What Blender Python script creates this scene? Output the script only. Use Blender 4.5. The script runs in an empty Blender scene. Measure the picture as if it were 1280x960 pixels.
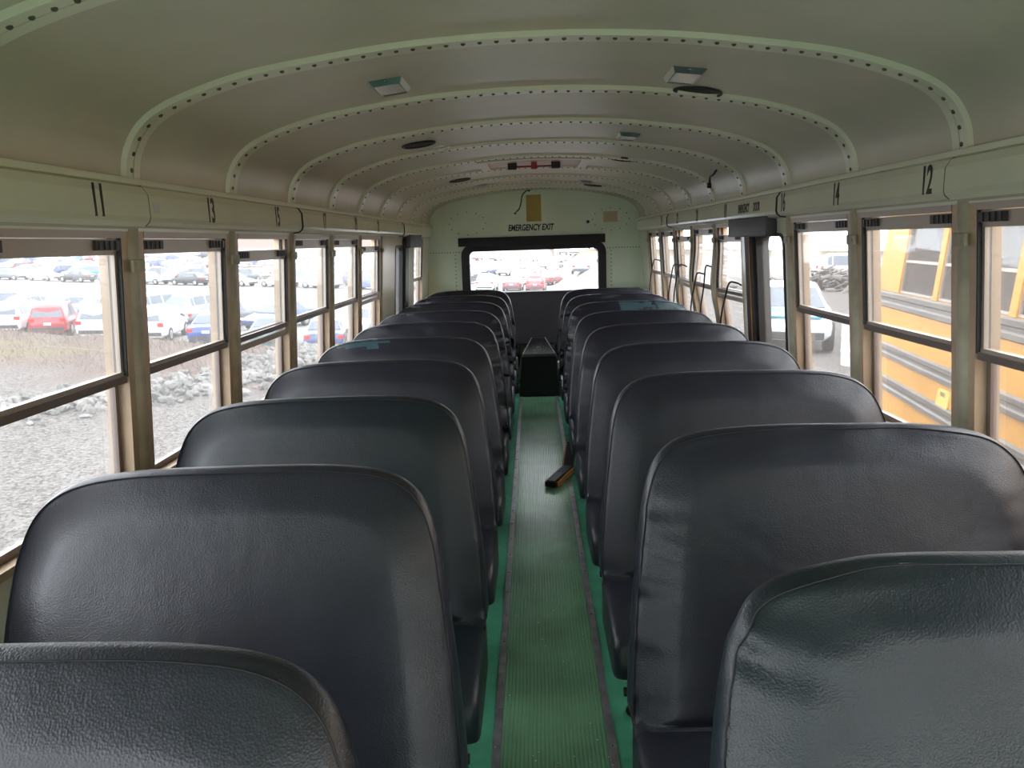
import bpy, bmesh, math, random
from mathutils import Vector, Matrix, noise
sc = bpy.context.scene
COL = sc.collection
PI = math.pi
# ------------------------------------------------------------------ camera
cam = bpy.data.cameras.new('camera'); co = bpy.data.objects.new('camera', cam); COL.objects.link(co)
F = 978.25
cam.sensor_width = 36; cam.lens = F / 1280 * 36; cam.clip_start = .02; cam.clip_end = 2000
yaw, pitch, roll = [math.radians(a) for a in (-1.78, -10.33, -1.851)]
CAMZ = 1.468
fw = Vector((math.sin(yaw) * math.cos(pitch), math.cos(yaw) * math.cos(pitch), math.sin(pitch)))
rt = Vector((math.cos(yaw), -math.sin(yaw), 0)); up = rt.cross(fw)
rt2 = rt * math.cos(roll) + up * math.sin(roll); up2 = -rt * math.sin(roll) + up * math.cos(roll)
mw = Matrix((rt2, up2, -fw)).transposed().to_4x4(); mw.translation = (-.026, 0, CAMZ)
co.matrix_world = mw
sc.camera = co
# ------------------------------------------------------------------ light and exposure
sc.view_settings.view_transform = 'Standard'; sc.view_settings.look = 'None'
sc.view_settings.gamma = 1; sc.view_settings.use_curve_mapping = False
sc.view_settings.exposure = 2.15
sc.cycles.transparent_max_bounces = 24
sc.cycles.max_bounces = 18; sc.cycles.diffuse_bounces = 12
w = bpy.data.worlds.new('overcast_sky'); sc.world = w; w.use_nodes = True
nt = w.node_tree; nt.nodes.clear()
o_ = nt.nodes.new('ShaderNodeOutputWorld'); bg = nt.nodes.new('ShaderNodeBackground')
tc = nt.nodes.new('ShaderNodeTexCoord'); sp = nt.nodes.new('ShaderNodeSeparateXYZ'); cr = nt.nodes.new('ShaderNodeValToRGB')
nt.links.new(tc.outputs['Generated'], sp.inputs[0]); nt.links.new(sp.outputs['Z'], cr.inputs[0])
cr.color_ramp.elements[0].color = (.90, .94, 1, 1); cr.color_ramp.elements[1].color = (.95, .97, 1, 1)
nt.links.new(cr.outputs[0], bg.inputs[0]); nt.links.new(bg.outputs[0], o_.inputs[0])
bg.inputs[1].default_value = 1.7
# ------------------------------------------------------------------ materials
def rgb(r, g, b):
    f = lambda c: ((c / 255 + .055) / 1.055) ** 2.4 if c / 255 > .04045 else c / 255 / 12.92
    return (f(r), f(g), f(b), 1)
def mat(name, col, rough=.5, metal=0, spec=.5, var=0, vscale=6, bump=0, bscale=200, bdist=.001, coat=0, stretch=None, var2=None):
    m = bpy.data.materials.new(name); m.use_nodes = True; n = m.node_tree.nodes; L = m.node_tree.links
    b = n['Principled BSDF']; b.inputs['Base Color'].default_value = col; b.inputs['Roughness'].default_value = rough
    b.inputs['Metallic'].default_value = metal; b.inputs['Specular IOR Level'].default_value = spec
    if coat: b.inputs['Coat Weight'].default_value = coat; b.inputs['Coat Roughness'].default_value = .1
    tcn = n.new('ShaderNodeTexCoord'); src = tcn.outputs['Object']
    if stretch:
        mp = n.new('ShaderNodeMapping'); mp.inputs['Scale'].default_value = stretch; L.new(src, mp.inputs[0]); src = mp.outputs[0]
    if var:
        t = n.new('ShaderNodeTexNoise'); t.inputs['Scale'].default_value = vscale; t.inputs['Detail'].default_value = 6
        L.new(src, t.inputs['Vector'])
        r = n.new('ShaderNodeValToRGB'); r.color_ramp.elements[0].position = .3; r.color_ramp.elements[1].position = .7
        c2 = var2 or tuple(c * (1 - var) for c in col[:3]) + (1,)
        c1 = tuple(min(1, c * (1 + var * .6)) for c in col[:3]) + (1,) if not var2 else col
        r.color_ramp.elements[0].color = c2; r.color_ramp.elements[1].color = c1
        L.new(t.outputs['Fac'], r.inputs[0]); L.new(r.outputs[0], b.inputs['Base Color'])
    if bump:
        t2 = n.new('ShaderNodeTexNoise'); t2.inputs['Scale'].default_value = bscale; t2.inputs['Detail'].default_value = 4
        L.new(src, t2.inputs['Vector']); bp = n.new('ShaderNodeBump'); bp.inputs['Strength'].default_value = bump
        bp.inputs['Distance'].default_value = bdist; L.new(t2.outputs['Fac'], bp.inputs['Height']); L.new(bp.outputs[0], b.inputs['Normal'])
    return m
def vinyl(name, col, rough=.42):
    """leather-grain vinyl: fine cell grain plus soft large creases"""
    m = mat(name, col, rough, spec=.6, var=.22, vscale=3.5)
    n = m.node_tree.nodes; L = m.node_tree.links; b = n['Principled BSDF']
    tcn = n.new('ShaderNodeTexCoord')
    v = n.new('ShaderNodeTexVoronoi'); v.inputs['Scale'].default_value = 330; L.new(tcn.outputs['Object'], v.inputs['Vector'])
    t = n.new('ShaderNodeTexNoise'); t.inputs['Scale'].default_value = 9; t.inputs['Detail'].default_value = 3; L.new(tcn.outputs['Object'], t.inputs['Vector'])
    b1 = n.new('ShaderNodeBump'); b1.inputs['Strength'].default_value = .35; b1.inputs['Distance'].default_value = .0012; L.new(v.outputs['Distance'], b1.inputs['Height'])
    b2 = n.new('ShaderNodeBump'); b2.inputs['Strength'].default_value = .5; b2.inputs['Distance'].default_value = .006; L.new(t.outputs['Fac'], b2.inputs['Height'])
    L.new(b1.outputs[0], b2.inputs['Normal']); L.new(b2.outputs[0], b.inputs['Normal'])
    r = n.new('ShaderNodeMapRange'); r.inputs[3].default_value = rough - .07; r.inputs[4].default_value = rough + .12
    L.new(t.outputs['Fac'], r.inputs[0]); L.new(r.outputs[0], b.inputs['Roughness'])
    pass
    return m
def glass(name, dust=.05, tint=(.97, .98, .98, 1)):
    m = bpy.data.materials.new(name); m.use_nodes = True; n = m.node_tree.nodes; L = m.node_tree.links; n.clear()
    out = n.new('ShaderNodeOutputMaterial'); tr = n.new('ShaderNodeBsdfTransparent'); tr.inputs[0].default_value = tint
    gl = n.new('ShaderNodeBsdfGlossy'); gl.inputs['Roughness'].default_value = .02
    df = n.new('ShaderNodeBsdfTranslucent'); df.inputs[0].default_value = (.9, .9, .88, 1)
    fr = n.new('ShaderNodeLayerWeight'); fr.inputs[0].default_value = .18
    mx = n.new('ShaderNodeMixShader'); mx2 = n.new('ShaderNodeMixShader')
    sc_ = n.new('ShaderNodeMath'); sc_.operation = 'MULTIPLY'; sc_.inputs[1].default_value = .5
    L.new(fr.outputs['Fresnel'], sc_.inputs[0]); L.new(sc_.outputs[0], mx.inputs[0])
    L.new(tr.outputs[0], mx.inputs[1]); L.new(gl.outputs[0], mx.inputs[2])
    nz = n.new('ShaderNodeTexNoise'); nz.inputs['Scale'].default_value = 5; mr = n.new('ShaderNodeMapRange')
    tcn = n.new('ShaderNodeTexCoord'); L.new(tcn.outputs['Object'], nz.inputs['Vector'])
    mr.inputs[3].default_value = dust * .5; mr.inputs[4].default_value = dust * 1.5
    L.new(nz.outputs['Fac'], mr.inputs[0]); L.new(mr.outputs[0], mx2.inputs[0])
    L.new(mx.outputs[0], mx2.inputs[1]); L.new(df.outputs[0], mx2.inputs[2]); L.new(mx2.outputs[0], out.inputs[0])
    return m
M = {}
M['ceil'] = mat('ceiling_enamel', (.61, .58, .48, 1), .38, spec=.5, var=.10, vscale=2.2)
M['green'] = mat('pale_green_enamel', (.75, .76, .62, 1), .22, spec=.6, var=.06, vscale=3)
M['bow'] = mat('bow_enamel', (.74, .75, .62, 1), .33, spec=.5)
M['rivet'] = mat('rivet_metal', (.13, .13, .09, 1), .3, metal=.4)
M['rear'] = mat('rear_wall_green', (.78, .90, .70, 1), .35, var=.10, vscale=2)
M['post'] = mat('worn_post_green', (.39, .35, .25, 1), .45, var=.25, vscale=14)
M['jamb'] = mat('tan_aluminium', (.52, .39, .27, 1), .4, metal=.25, var=.15, vscale=9)
M['rail'] = mat('bronze_aluminium', (.25, .20, .18, 1), .32, metal=.5)
M['sash'] = mat('light_bronze_sash', (.42, .36, .31, 1), .35, metal=.3)
M['rubber'] = mat('black_rubber', (.018, .017, .017, 1), .5)
M['latch'] = mat('black_latch', (.03, .025, .025, 1), .4)
M['ink'] = mat('black_paint', (.012, .012, .012, 1), .5)
M['vinyl'] = vinyl('dark_vinyl', (.016, .0175, .028, 1), .37)
M['vinyl_teal'] = vinyl('dark_teal_vinyl', (.0065, .0125, .019, 1), .40)
M['vinyl_worn'] = vinyl('worn_teal_vinyl', (.05, .10, .12, 1), .3)
M['bench'] = vinyl('rear_bench_vinyl', (.026, .025, .033, 1), .5)
M['seam'] = mat('seam_thread', (.012, .012, .014, 1), .6)
M['patch'] = mat('silver_tape', (.55, .57, .6, 1), .3, metal=.3)
M['leg'] = mat('seat_leg_steel', (.02, .022, .022, 1), .4, metal=.5)
M['floor'] = mat('green_linoleum', (.13, .52, .33, 1), .20, var=.2, vscale=8, bump=.2, bscale=30, bdist=.002)
M['mat'] = mat('ribbed_green_rubber', (.20, .42, .25, 1), .25, var=.25, vscale=3, bump=.3, bscale=160, bdist=.001)
M['strip'] = mat('dull_aluminium_strip', (.40, .40, .42, 1), .33, metal=.6, var=.3, vscale=20)
M['screw'] = mat('steel_screw', (.6, .6, .6, 1), .25, metal=1)
M['pad'] = mat('charcoal_pad_vinyl', (.075, .072, .085, 1), .5, bump=.3, bscale=300, bdist=.001)
M['black'] = mat('matt_black', (.010, .009, .011, 1), .55)
M['grille'] = mat('speaker_grille', (.008, .008, .008, 1), .6)
M['chrome'] = mat('chrome', (.85, .85, .85, 1), .28, metal=1)
M['lens'] = mat('clear_lens', (.85, .82, .80, 1), .2, spec=.8, coat=.5)
M['yellow_tag'] = mat('yellow_sticker', (.50, .39, .09, 1), .5, var=.15)
M['beige'] = mat('beige_plate', (.62, .50, .33, 1), .5)
M['orange'] = mat('orange_foam', (.55, .20, .03, 1), .6)
M['hatch'] = mat('hatch_plastic', (.55, .42, .33, 1), .45, var=.1)
M['hatchrim'] = mat('hatch_rim', (.62, .58, .50, 1), .4)
M['red'] = mat('red_plastic', (.35, .03, .025, 1), .4)
M['glass'] = glass('dusty_window_glass', .032)
M['glass2'] = glass('bus_window_glass', .12, (.8, .82, .84, 1))
M['busyellow'] = mat('school_bus_yellow', (.60, .27, .008, 1), .4, var=.10, vscale=3)
M['busrail'] = mat('weathered_black_rub_rail', (.12, .10, .085, 1), .35, var=.45, vscale=5, stretch=(1, .3, 6))
M['rock'] = mat('pale_riprap', (.20, .19, .18, 1), .9, var=.35, vscale=2)
M['tyre'] = mat('tyre_rubber', (.03, .03, .03, 1), .8)
M['hub'] = mat('wheel_hub', (.45, .45, .46, 1), .35, metal=.6)
M['cglass'] = mat('car_glass', (.10, .12, .15, 1), .12, spec=.8)
M['tail'] = mat('tail_lamp_red', (.55, .02, .02, 1), .3)
M['head'] = mat('head_lamp', (.7, .7, .7, 1), .2)
M['plate'] = mat('licence_plate', (.6, .6, .6, 1), .5)
M['blacktrim'] = mat('car_black_trim', (.04, .04, .045, 1), .5)
CARC = {'white': (.80, .80, .80), 'silver': (.36, .37, .39), 'grey': (.16, .17, .19), 'black': (.035, .037, .045), 'red': (.36, .02, .03),
        'blue': (.03, .07, .30), 'teal': (.04, .25, .32), 'dark blue': (.04, .07, .20), 'beige': (.36, .31, .24), 'maroon': (.18, .02, .03)}
for k, c in CARC.items(): M['car_' + k] = mat('car_paint_' + k.replace(' ', '_'), c + (1,), .25, coat=.6)
# ------------------------------------------------------------------ helpers
def link(name, bm, m, parent=None, smooth=False, mats=None):
    me = bpy.data.meshes.new(name); bmesh.ops.recalc_face_normals(bm, faces=bm.faces[:]); bm.to_mesh(me); bm.free()
    for mm in (mats or [m]): me.materials.append(mm)
    if smooth:
        for p in me.polygons: p.use_smooth = True
        try: me.set_sharp_from_angle(angle=math.radians(smooth if smooth > 1 else 40))
        except Exception: pass
    o = bpy.data.objects.new(name, me); COL.objects.link(o)
    if parent: o.parent = parent
    return o
def tag(o, label=None, cat=None, group=None, kind=None):
    if label: o['label'] = label
    if cat: o['category'] = cat
    if group: o['group'] = group
    if kind: o['kind'] = kind
    return o
def empty(name, loc=(0, 0, 0), rz=0):
    o = bpy.data.objects.new(name, None); COL.objects.link(o); o.location = loc; o.rotation_euler = (0, 0, rz); return o
def copy_tree(o, parent=None):
    c = o.copy(); COL.objects.link(c)
    if parent: c.parent = parent
    for ch in list(o.children): copy_tree(ch, c)
    return c
def box(bm, x0, x1, y0, y1, z0, z1, fn=None, mi=0):
    P = [(x, y, z) for x in (x0, x1) for y in (y0, y1) for z in (z0, z1)]
    V = [bm.verts.new(fn(*p) if fn else p) for p in P]
    for f in ((0, 1, 3, 2), (4, 6, 7, 5), (0, 4, 5, 1), (2, 3, 7, 6), (0, 2, 6, 4), (1, 5, 7, 3)):
        bm.faces.new([V[i] for i in f]).material_index = mi
def bevel(bm, w=.003, seg=2):
    bmesh.ops.bevel(bm, geom=bm.edges[:], offset=w, segments=seg, affect='EDGES', profile=.6)
def tube(bm, pts, r, n=8, closed=False, mi=0):
    pts = [Vector(p) for p in pts]; rings = []
    N = len(pts)
    for i, p in enumerate(pts):
        a = pts[(i - 1) % N] if (closed or i > 0) else p; b = pts[(i + 1) % N] if (closed or i < N - 1) else p
        d = (b - a).normalized(); u = d.orthogonal().normalized() if i == 0 else (u - d * u.dot(d)).normalized()
        v = d.cross(u); rr = r[i] if isinstance(r, (list, tuple)) else r
        rings.append([bm.verts.new(p + (u * math.cos(t) + v * math.sin(t)) * rr) for t in [2 * PI * k / n for k in range(n)]])
    for i in range(N if closed else N - 1):
        A, B = rings[i], rings[(i + 1) % N]
        for k in range(n): bm.faces.new((A[k], A[(k + 1) % n], B[(k + 1) % n], B[k])).material_index = mi
    if not closed:
        bm.faces.new(rings[0][::-1]).material_index = mi; bm.faces.new(rings[-1]).material_index = mi
def smoothpts(pts, sub=6, closed=False):
    P = [Vector(p) for p in pts]; n = len(P); out = []
    for i in range(n if closed else n - 1):
        g = (lambda j: P[j % n]) if closed else (lambda j: P[max(0, min(n - 1, j))])
        a, b, c, d = g(i - 1), g(i), g(i + 1), g(i + 2)
        for k in range(sub):
            t = k / sub
            out.append(.5 * ((2 * b) + (-a + c) * t + (2 * a - 5 * b + 4 * c - d) * t * t + (-a + 3 * b - 3 * c + d) * t ** 3))
    if not closed: out.append(P[-1])
    return out
def disc(bm, c, nrm, r, h, n=24, mi=0, dome=0):
    nrm = Vector(nrm).normalized(); u = nrm.orthogonal().normalized(); v = nrm.cross(u); c = Vector(c)
    rings = []
    prof = [(r, 0), (r, h)] + ([(r * .8, h + dome * .5), (r * .4, h + dome)] if dome else [])
    for rr, hh in prof: rings.append([bm.verts.new(c + nrm * hh + (u * math.cos(2 * PI * k / n) + v * math.sin(2 * PI * k / n)) * rr) for k in range(n)])
    for A, B in zip(rings, rings[1:]):
        for k in range(n): bm.faces.new((A[k], A[(k + 1) % n], B[(k + 1) % n], B[k])).material_index = mi
    bm.faces.new(rings[0][::-1]).material_index = mi; bm.faces.new(rings[-1]).material_index = mi
def textmesh(name, s, size, m, parent, mtx, sx=1, ext=.0008, off=0):
    cu = bpy.data.curves.new(name, 'FONT'); cu.body = s; cu.size = size; cu.extrude = ext; cu.offset = off; cu.align_x = 'CENTER'; cu.align_y = 'CENTER'
    t = bpy.data.objects.new(name, cu); COL.objects.link(t)
    bpy.context.view_layer.update()
    me = bpy.data.meshes.new_from_object(t.evaluated_get(bpy.context.evaluated_depsgraph_get()))
    bpy.data.objects.remove(t)
    for v in me.vertices: v.co.x *= sx
    me.transform(mtx); me.materials.clear(); me.materials.append(m)
    o = bpy.data.objects.new(name, me); COL.objects.link(o)
    if parent: o.parent = parent
    return o
# ------------------------------------------------------------------ bus body numbers
B0, DB = 2.127, .711
def KY(k): return B0 + DB * k
Y0, Y1 = -3.4, 8.35
HEAD, SILL, MID = 1.527, .80, 1.14
def wx(z): return 1.14 - .0639 * (z - 1.02)
PROF = [(0, 1.971), (.14, 1.969), (.36, 1.956), (.56, 1.932), (.72, 1.908), (.82, 1.884), (.92, 1.852), (.99, 1.82), (1.035, 1.785), (1.063, 1.745), (1.078, 1.705), (1.085, 1.655)]
half = [p for p in smoothpts([(x, 0, z) for x, z in PROF], 4)]
HP = [(p.x, p.z) for p in half]
FULL = [(-x, z) for x, z in HP[::-1]] + HP[1:]
def roof_z(x):
    x = abs(x)
    for (a, b), (c, d) in zip(HP, HP[1:]):
        if a <= x <= c: return b + (d - b) * (x - a) / max(c - a, 1e-6)
    return HP[-1][1]
def offs(pts, d):
    out = []
    for i, (x, z) in enumerate(pts):
        a = pts[max(0, i - 1)]; b = pts[min(len(pts) - 1, i + 1)]
        tx, tz = b[0] - a[0], b[1] - a[1]; l = math.hypot(tx, tz); out.append((x - tz / l * d, z + tx / l * d))
    return out
def extr(bm, prof, y0, y1, mi=0):
    """closed xz profile swept along y"""
    A = [bm.verts.new((x, y0, z)) for x, z in prof]; B = [bm.verts.new((x, y1, z)) for x, z in prof]; n = len(prof)
    for k in range(n): bm.faces.new((A[k], A[(k + 1) % n], B[(k + 1) % n], B[k])).material_index = mi
    bm.faces.new(A[::-1]).material_index = mi; bm.faces.new(B).material_index = mi
# ceiling shell
bm = bmesh.new()
inn = offs(FULL, .014); outr = offs(FULL, .07)
A = []
for y in (Y0 - .04, Y1 + .04):
    A.append(([bm.verts.new((x, y, z)) for x, z in inn], [bm.verts.new((x, y, z)) for x, z in outr]))
for k in range(len(inn) - 1):
    bm.faces.new((A[0][0][k], A[0][0][k + 1], A[1][0][k + 1], A[1][0][k])); bm.faces.new((A[0][1][k + 1], A[0][1][k], A[1][1][k], A[1][1][k + 1]))
for e in (0, 1):
    for k in range(len(inn) - 1): bm.faces.new((A[e][0][k], A[e][1][k], A[e][1][k + 1], A[e][0][k + 1]))
for k in (0, -1): bm.faces.new((A[0][0][k], A[1][0][k], A[1][1][k], A[0][1][k]))
ceiling = tag(link('ceiling', bm, M['ceil'], smooth=60), 'curved pale green sheet metal roof lining of the bus', kind='structure')
# fine perforated stripe on the lining
m = M['ceil']; n = m.node_tree.nodes; L = m.node_tree.links
tcn = n.new('ShaderNodeTexCoord'); mp = n.new('ShaderNodeMapping'); mp.inputs['Scale'].default_value = (1, 1, 1); L.new(tcn.outputs['Object'], mp.inputs[0])
wv = n.new('ShaderNodeTexWave'); wv.bands_direction = 'X'; wv.inputs['Scale'].default_value = 48; L.new(mp.outputs[0], wv.inputs[0])
wv2 = n.new('ShaderNodeTexWave'); wv2.bands_direction = 'Y'; wv2.inputs['Scale'].default_value = 48; L.new(mp.outputs[0], wv2.inputs[0])
mu = n.new('ShaderNodeMath'); mu.operation = 'MULTIPLY'; L.new(wv.outputs['Fac'], mu.inputs[0]); L.new(wv2.outputs['Fac'], mu.inputs[1])
bp = n.new('ShaderNodeBump'); bp.inputs['Strength'].default_value = .18; bp.inputs['Distance'].default_value = .001; L.new(mu.outputs[0], bp.inputs['Height']); L.new(bp.outputs[0], n['Principled BSDF'].inputs['Normal'])
trim_i = 0
def trim(bm, m, label, smooth=False, mats=None):
    global trim_i
    trim_i += 1
    return tag(link('trim_%d' % trim_i, bm, m, smooth=smooth, mats=mats), label, kind='structure')
ordn = ['first', 'second', 'third', 'fourth', 'fifth', 'sixth', 'seventh', 'eighth', 'ninth', 'tenth', 'eleventh', 'twelfth', 'thirteenth', 'fourteenth']
# roof bows with rivets
lin = offs(FULL, .004)
for k in range(-6, 9):
    y = KY(k); bm = bmesh.new()
    if k > -3:
        for (ya, yb, d0) in ((y - .042, y - .0025, .006), (y + .0025, y + .042, .009)):
            pa, pb = offs(FULL, d0 - .006), offs(FULL, .016)
            R_ = [[bm.verts.new((x, yy, z)) for x, z in pp] for pp, yy in ((pb, ya), (pa, ya + .004), (pa, yb - .002), (pb, yb))]
            for r in range(3):
                for i in range(len(pa) - 1): bm.faces.new((R_[r][i], R_[r][i + 1], R_[r + 1][i + 1], R_[r + 1][i]))
        pa, pb = offs(FULL, .004), offs(FULL, .016)
        R_ = [[bm.verts.new((x, yy, z)) for x, z in pp] for pp, yy in ((pb, y - .0025), (pa, y - .0025), (pa, y + .0025), (pb, y + .0025))]
        for r in range(3):
            for i in range(len(pa) - 1): bm.faces.new((R_[r][i], R_[r][i + 1], R_[r + 1][i + 1], R_[r + 1][i])).material_index = 1
        # rivets along the arc
        acc = 0; nxt = .03
        pr = offs(FULL, 0)
        for i in range(len(pr) - 1):
            a, b = Vector((pr[i][0], 0, pr[i][1])), Vector((pr[i + 1][0], 0, pr[i + 1][1])); l = (b - a).length
            while nxt <= acc + l:
                p = a.lerp(b, (nxt - acc) / l); t = (b - a).normalized(); nr = Vector((t.z, 0, -t.x))
                disc(bm, (p.x, y - .012, p.z), nr, .0062, .002, 8, 1, dome=.003); nxt += .043
            acc += l
    else:
        pa, pb = offs(FULL, .0), offs(FULL, .016)
        R_ = [[bm.verts.new((x, yy, z)) for x, z in pp] for pp, yy in ((pb, y - .04), (pa, y - .036), (pa, y + .036), (pb, y + .04))]
        for r in range(3):
            for i in range(len(pa) - 1): bm.faces.new((R_[r][i], R_[r][i + 1], R_[r + 1][i + 1], R_[r + 1][i]))
    trim(bm, M['bow'], 'riveted roof bow crossing the ceiling', smooth=30, mats=[M['bow'], M['rivet']])
# side ledge + rounded header cover, both sides
def wpt(s, bend=0):
    def fn(d, y, z): return (s * (wx(z) + d - (bend(y, z) if bend else 0)), y, z)
    return fn
def bend_r(y, z):
    a = math.exp(-((y - 5.32) / .5) ** 2) * .045
    return a * math.exp(-((z - 1.15) / .17) ** 2)
numbers = {-1: [('11', 1.875), ('13', 2.545), ('15', 3.21), ('17', 3.93), ('19', 4.63), ('21', 5.33)],
           1: [('12', 2.225), ('14', 2.874), ('16', 3.47), ('18', 4.475), ('20', 5.25), ('22', 5.95), ('24', 6.65)]}
for s in (-1, 1):
    side = 'left' if s < 0 else 'right'
    bm = bmesh.new(); box(bm, s * 1.063, s * 1.10, Y0, Y1 - .02, 1.646, 1.662); bevel(bm, .003)
    trim(bm, M['bow'], 'narrow light metal ledge where the %s wall meets the roof' % side)
    joints = [Y0, KY(-6), KY(-4), KY(-2), KY(0), KY(2), KY(4), KY(6), Y1 - .12]
    base = None
    for i, (ya, yb) in enumerate(zip(joints, joints[1:])):
        e = .0035 if i % 2 else 0
        pr = [(1.10, 1.646), (1.074, 1.646), (1.066 - e, 1.640), (1.0535 - e, 1.620), (1.0525 - e, 1.562), (1.057 - e, 1.550), (1.068, 1.541 - e), (1.10, 1.536 - e)]
        prs = [(s * x, z) for x, z in pr]
        bm = bmesh.new(); extr(bm, prs, ya + .003, yb - .003)
        o = trim(bm, M['green'], 'rounded pale green cover strip above the %s windows, %s section' % (side, ordn[i]), smooth=18)
        rotm = Matrix(((0, 0, -s, 0), (s * -1 if s > 0 else 1, 0, 0, 0), (0, 1, 0, 0), (0, 0, 0, 1)))
        for t, yy in numbers[s]:
            if ya <= yy < yb:
                mt = Matrix.Translation((s * (1.0528 - e), yy, 1.592)) @ rotm
                textmesh('number', t, .106, M['ink'], o, mt, .60, off=.0022)
        if i:
            b2 = bmesh.new(); extr(b2, [(s * (x - (.003 if 0 < q_ < 7 else 0)), z - (.0015 if q_ > 4 else 0)) for q_, (x, z) in enumerate(pr)], ya - .0018, ya + .0018); link('dark_joint_gap', b2, M['rubber'], o)  # black strip stands in for the shade inside the gap between cover sections
        if s > 0 and ya <= 3.98 < yb:
            textmesh('lettering', 'EMERGENCY', .058, M['ink'], o, Matrix.Translation((1.0528 - e, 4.09, 1.592)) @ rotm, .62, off=.0018)
            textmesh('lettering', 'DOOR', .058, M['ink'], o, Matrix.Translation((1.0528 - e, 3.86, 1.592)) @ rotm, .62, off=.0018)
        if s < 0 and ya <= 2.14 < yb:
            b2 = bmesh.new(); box(b2, -1.0530 + e, -1.0515 + e, 2.155, 2.19, 1.573, 1.603); link('sticker', b2, M['head'], o)
    # head strip between cover and windows
    bm = bmesh.new(); box(bm, -.004, .06, Y0, Y1, HEAD, 1.66, wpt(s))
    # lower wall panel with seat rail, body skin
    trim(bm, M['green'], 'pale green header strip above the %s windows' % side)
    bm = bmesh.new(); box(bm, 0, .06, Y0, Y1, -.02, SILL, wpt(s))
    tag(link('wall_' + side, bm, M['green']), 'pale green %s side wall below the windows' % side, kind='structure')
# window posts
for s in (-1, 1):
    side = 'left' if s < 0 else 'right'
    ks = [k for k in range(-7, 9)]
    for k in ks:
        y = KY(k)
        if s < 0 and k in (6, 7, 8): continue
        if s > 0 and k in (3,): continue
        bend = bend_r if s > 0 and k in (4, 5) else (lambda a, b: 0)
        fn = wpt(s, bend); bm = bmesh.new()
        nz = 14
        for j in range(nz):
            za = SILL + (HEAD + .02 - SILL) * j / nz; zb = SILL + (HEAD + .02 - SILL) * (j + 1) / nz
            # rounded pilaster in three facets
            prof = [(.05, y - .0285), (.0, y - .0285), (-.010, y - .020), (-.014, y - .008), (-.014, y + .008), (-.010, y + .020), (.0, y + .0285), (.05, y + .0285)]
            for z0, z1 in ((za, zb),):
                a = [bm.verts.new(fn(d, yy, z0)) for d, yy in prof]; b = [bm.verts.new(fn(d, yy, z1)) for d, yy in prof]
                for q in range(len(prof)): bm.faces.new((a[q], a[(q + 1) % len(prof)], b[(q + 1) % len(prof)], b[q]))
        bmesh.ops.remove_doubles(bm, verts=bm.verts[:], dist=1e-5)
        if k >= -2:
            o = trim(bm, M['post'], 'green painted window post on the %s wall' % side, smooth=35)
            b2 = bmesh.new(); box(b2, -.020, -.010, y - .034, y + .030, 1.418, 1.452, fn); bevel(b2, .003)
            disc(b2, fn(-.020, y - .018, 1.435), (-s, 0, 0), .007, .003, 12, 0)
            link('bracket', b2, M['post'], o)
        else: trim(bm, M['post'], 'green painted window post on the %s wall' % side)
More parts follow.
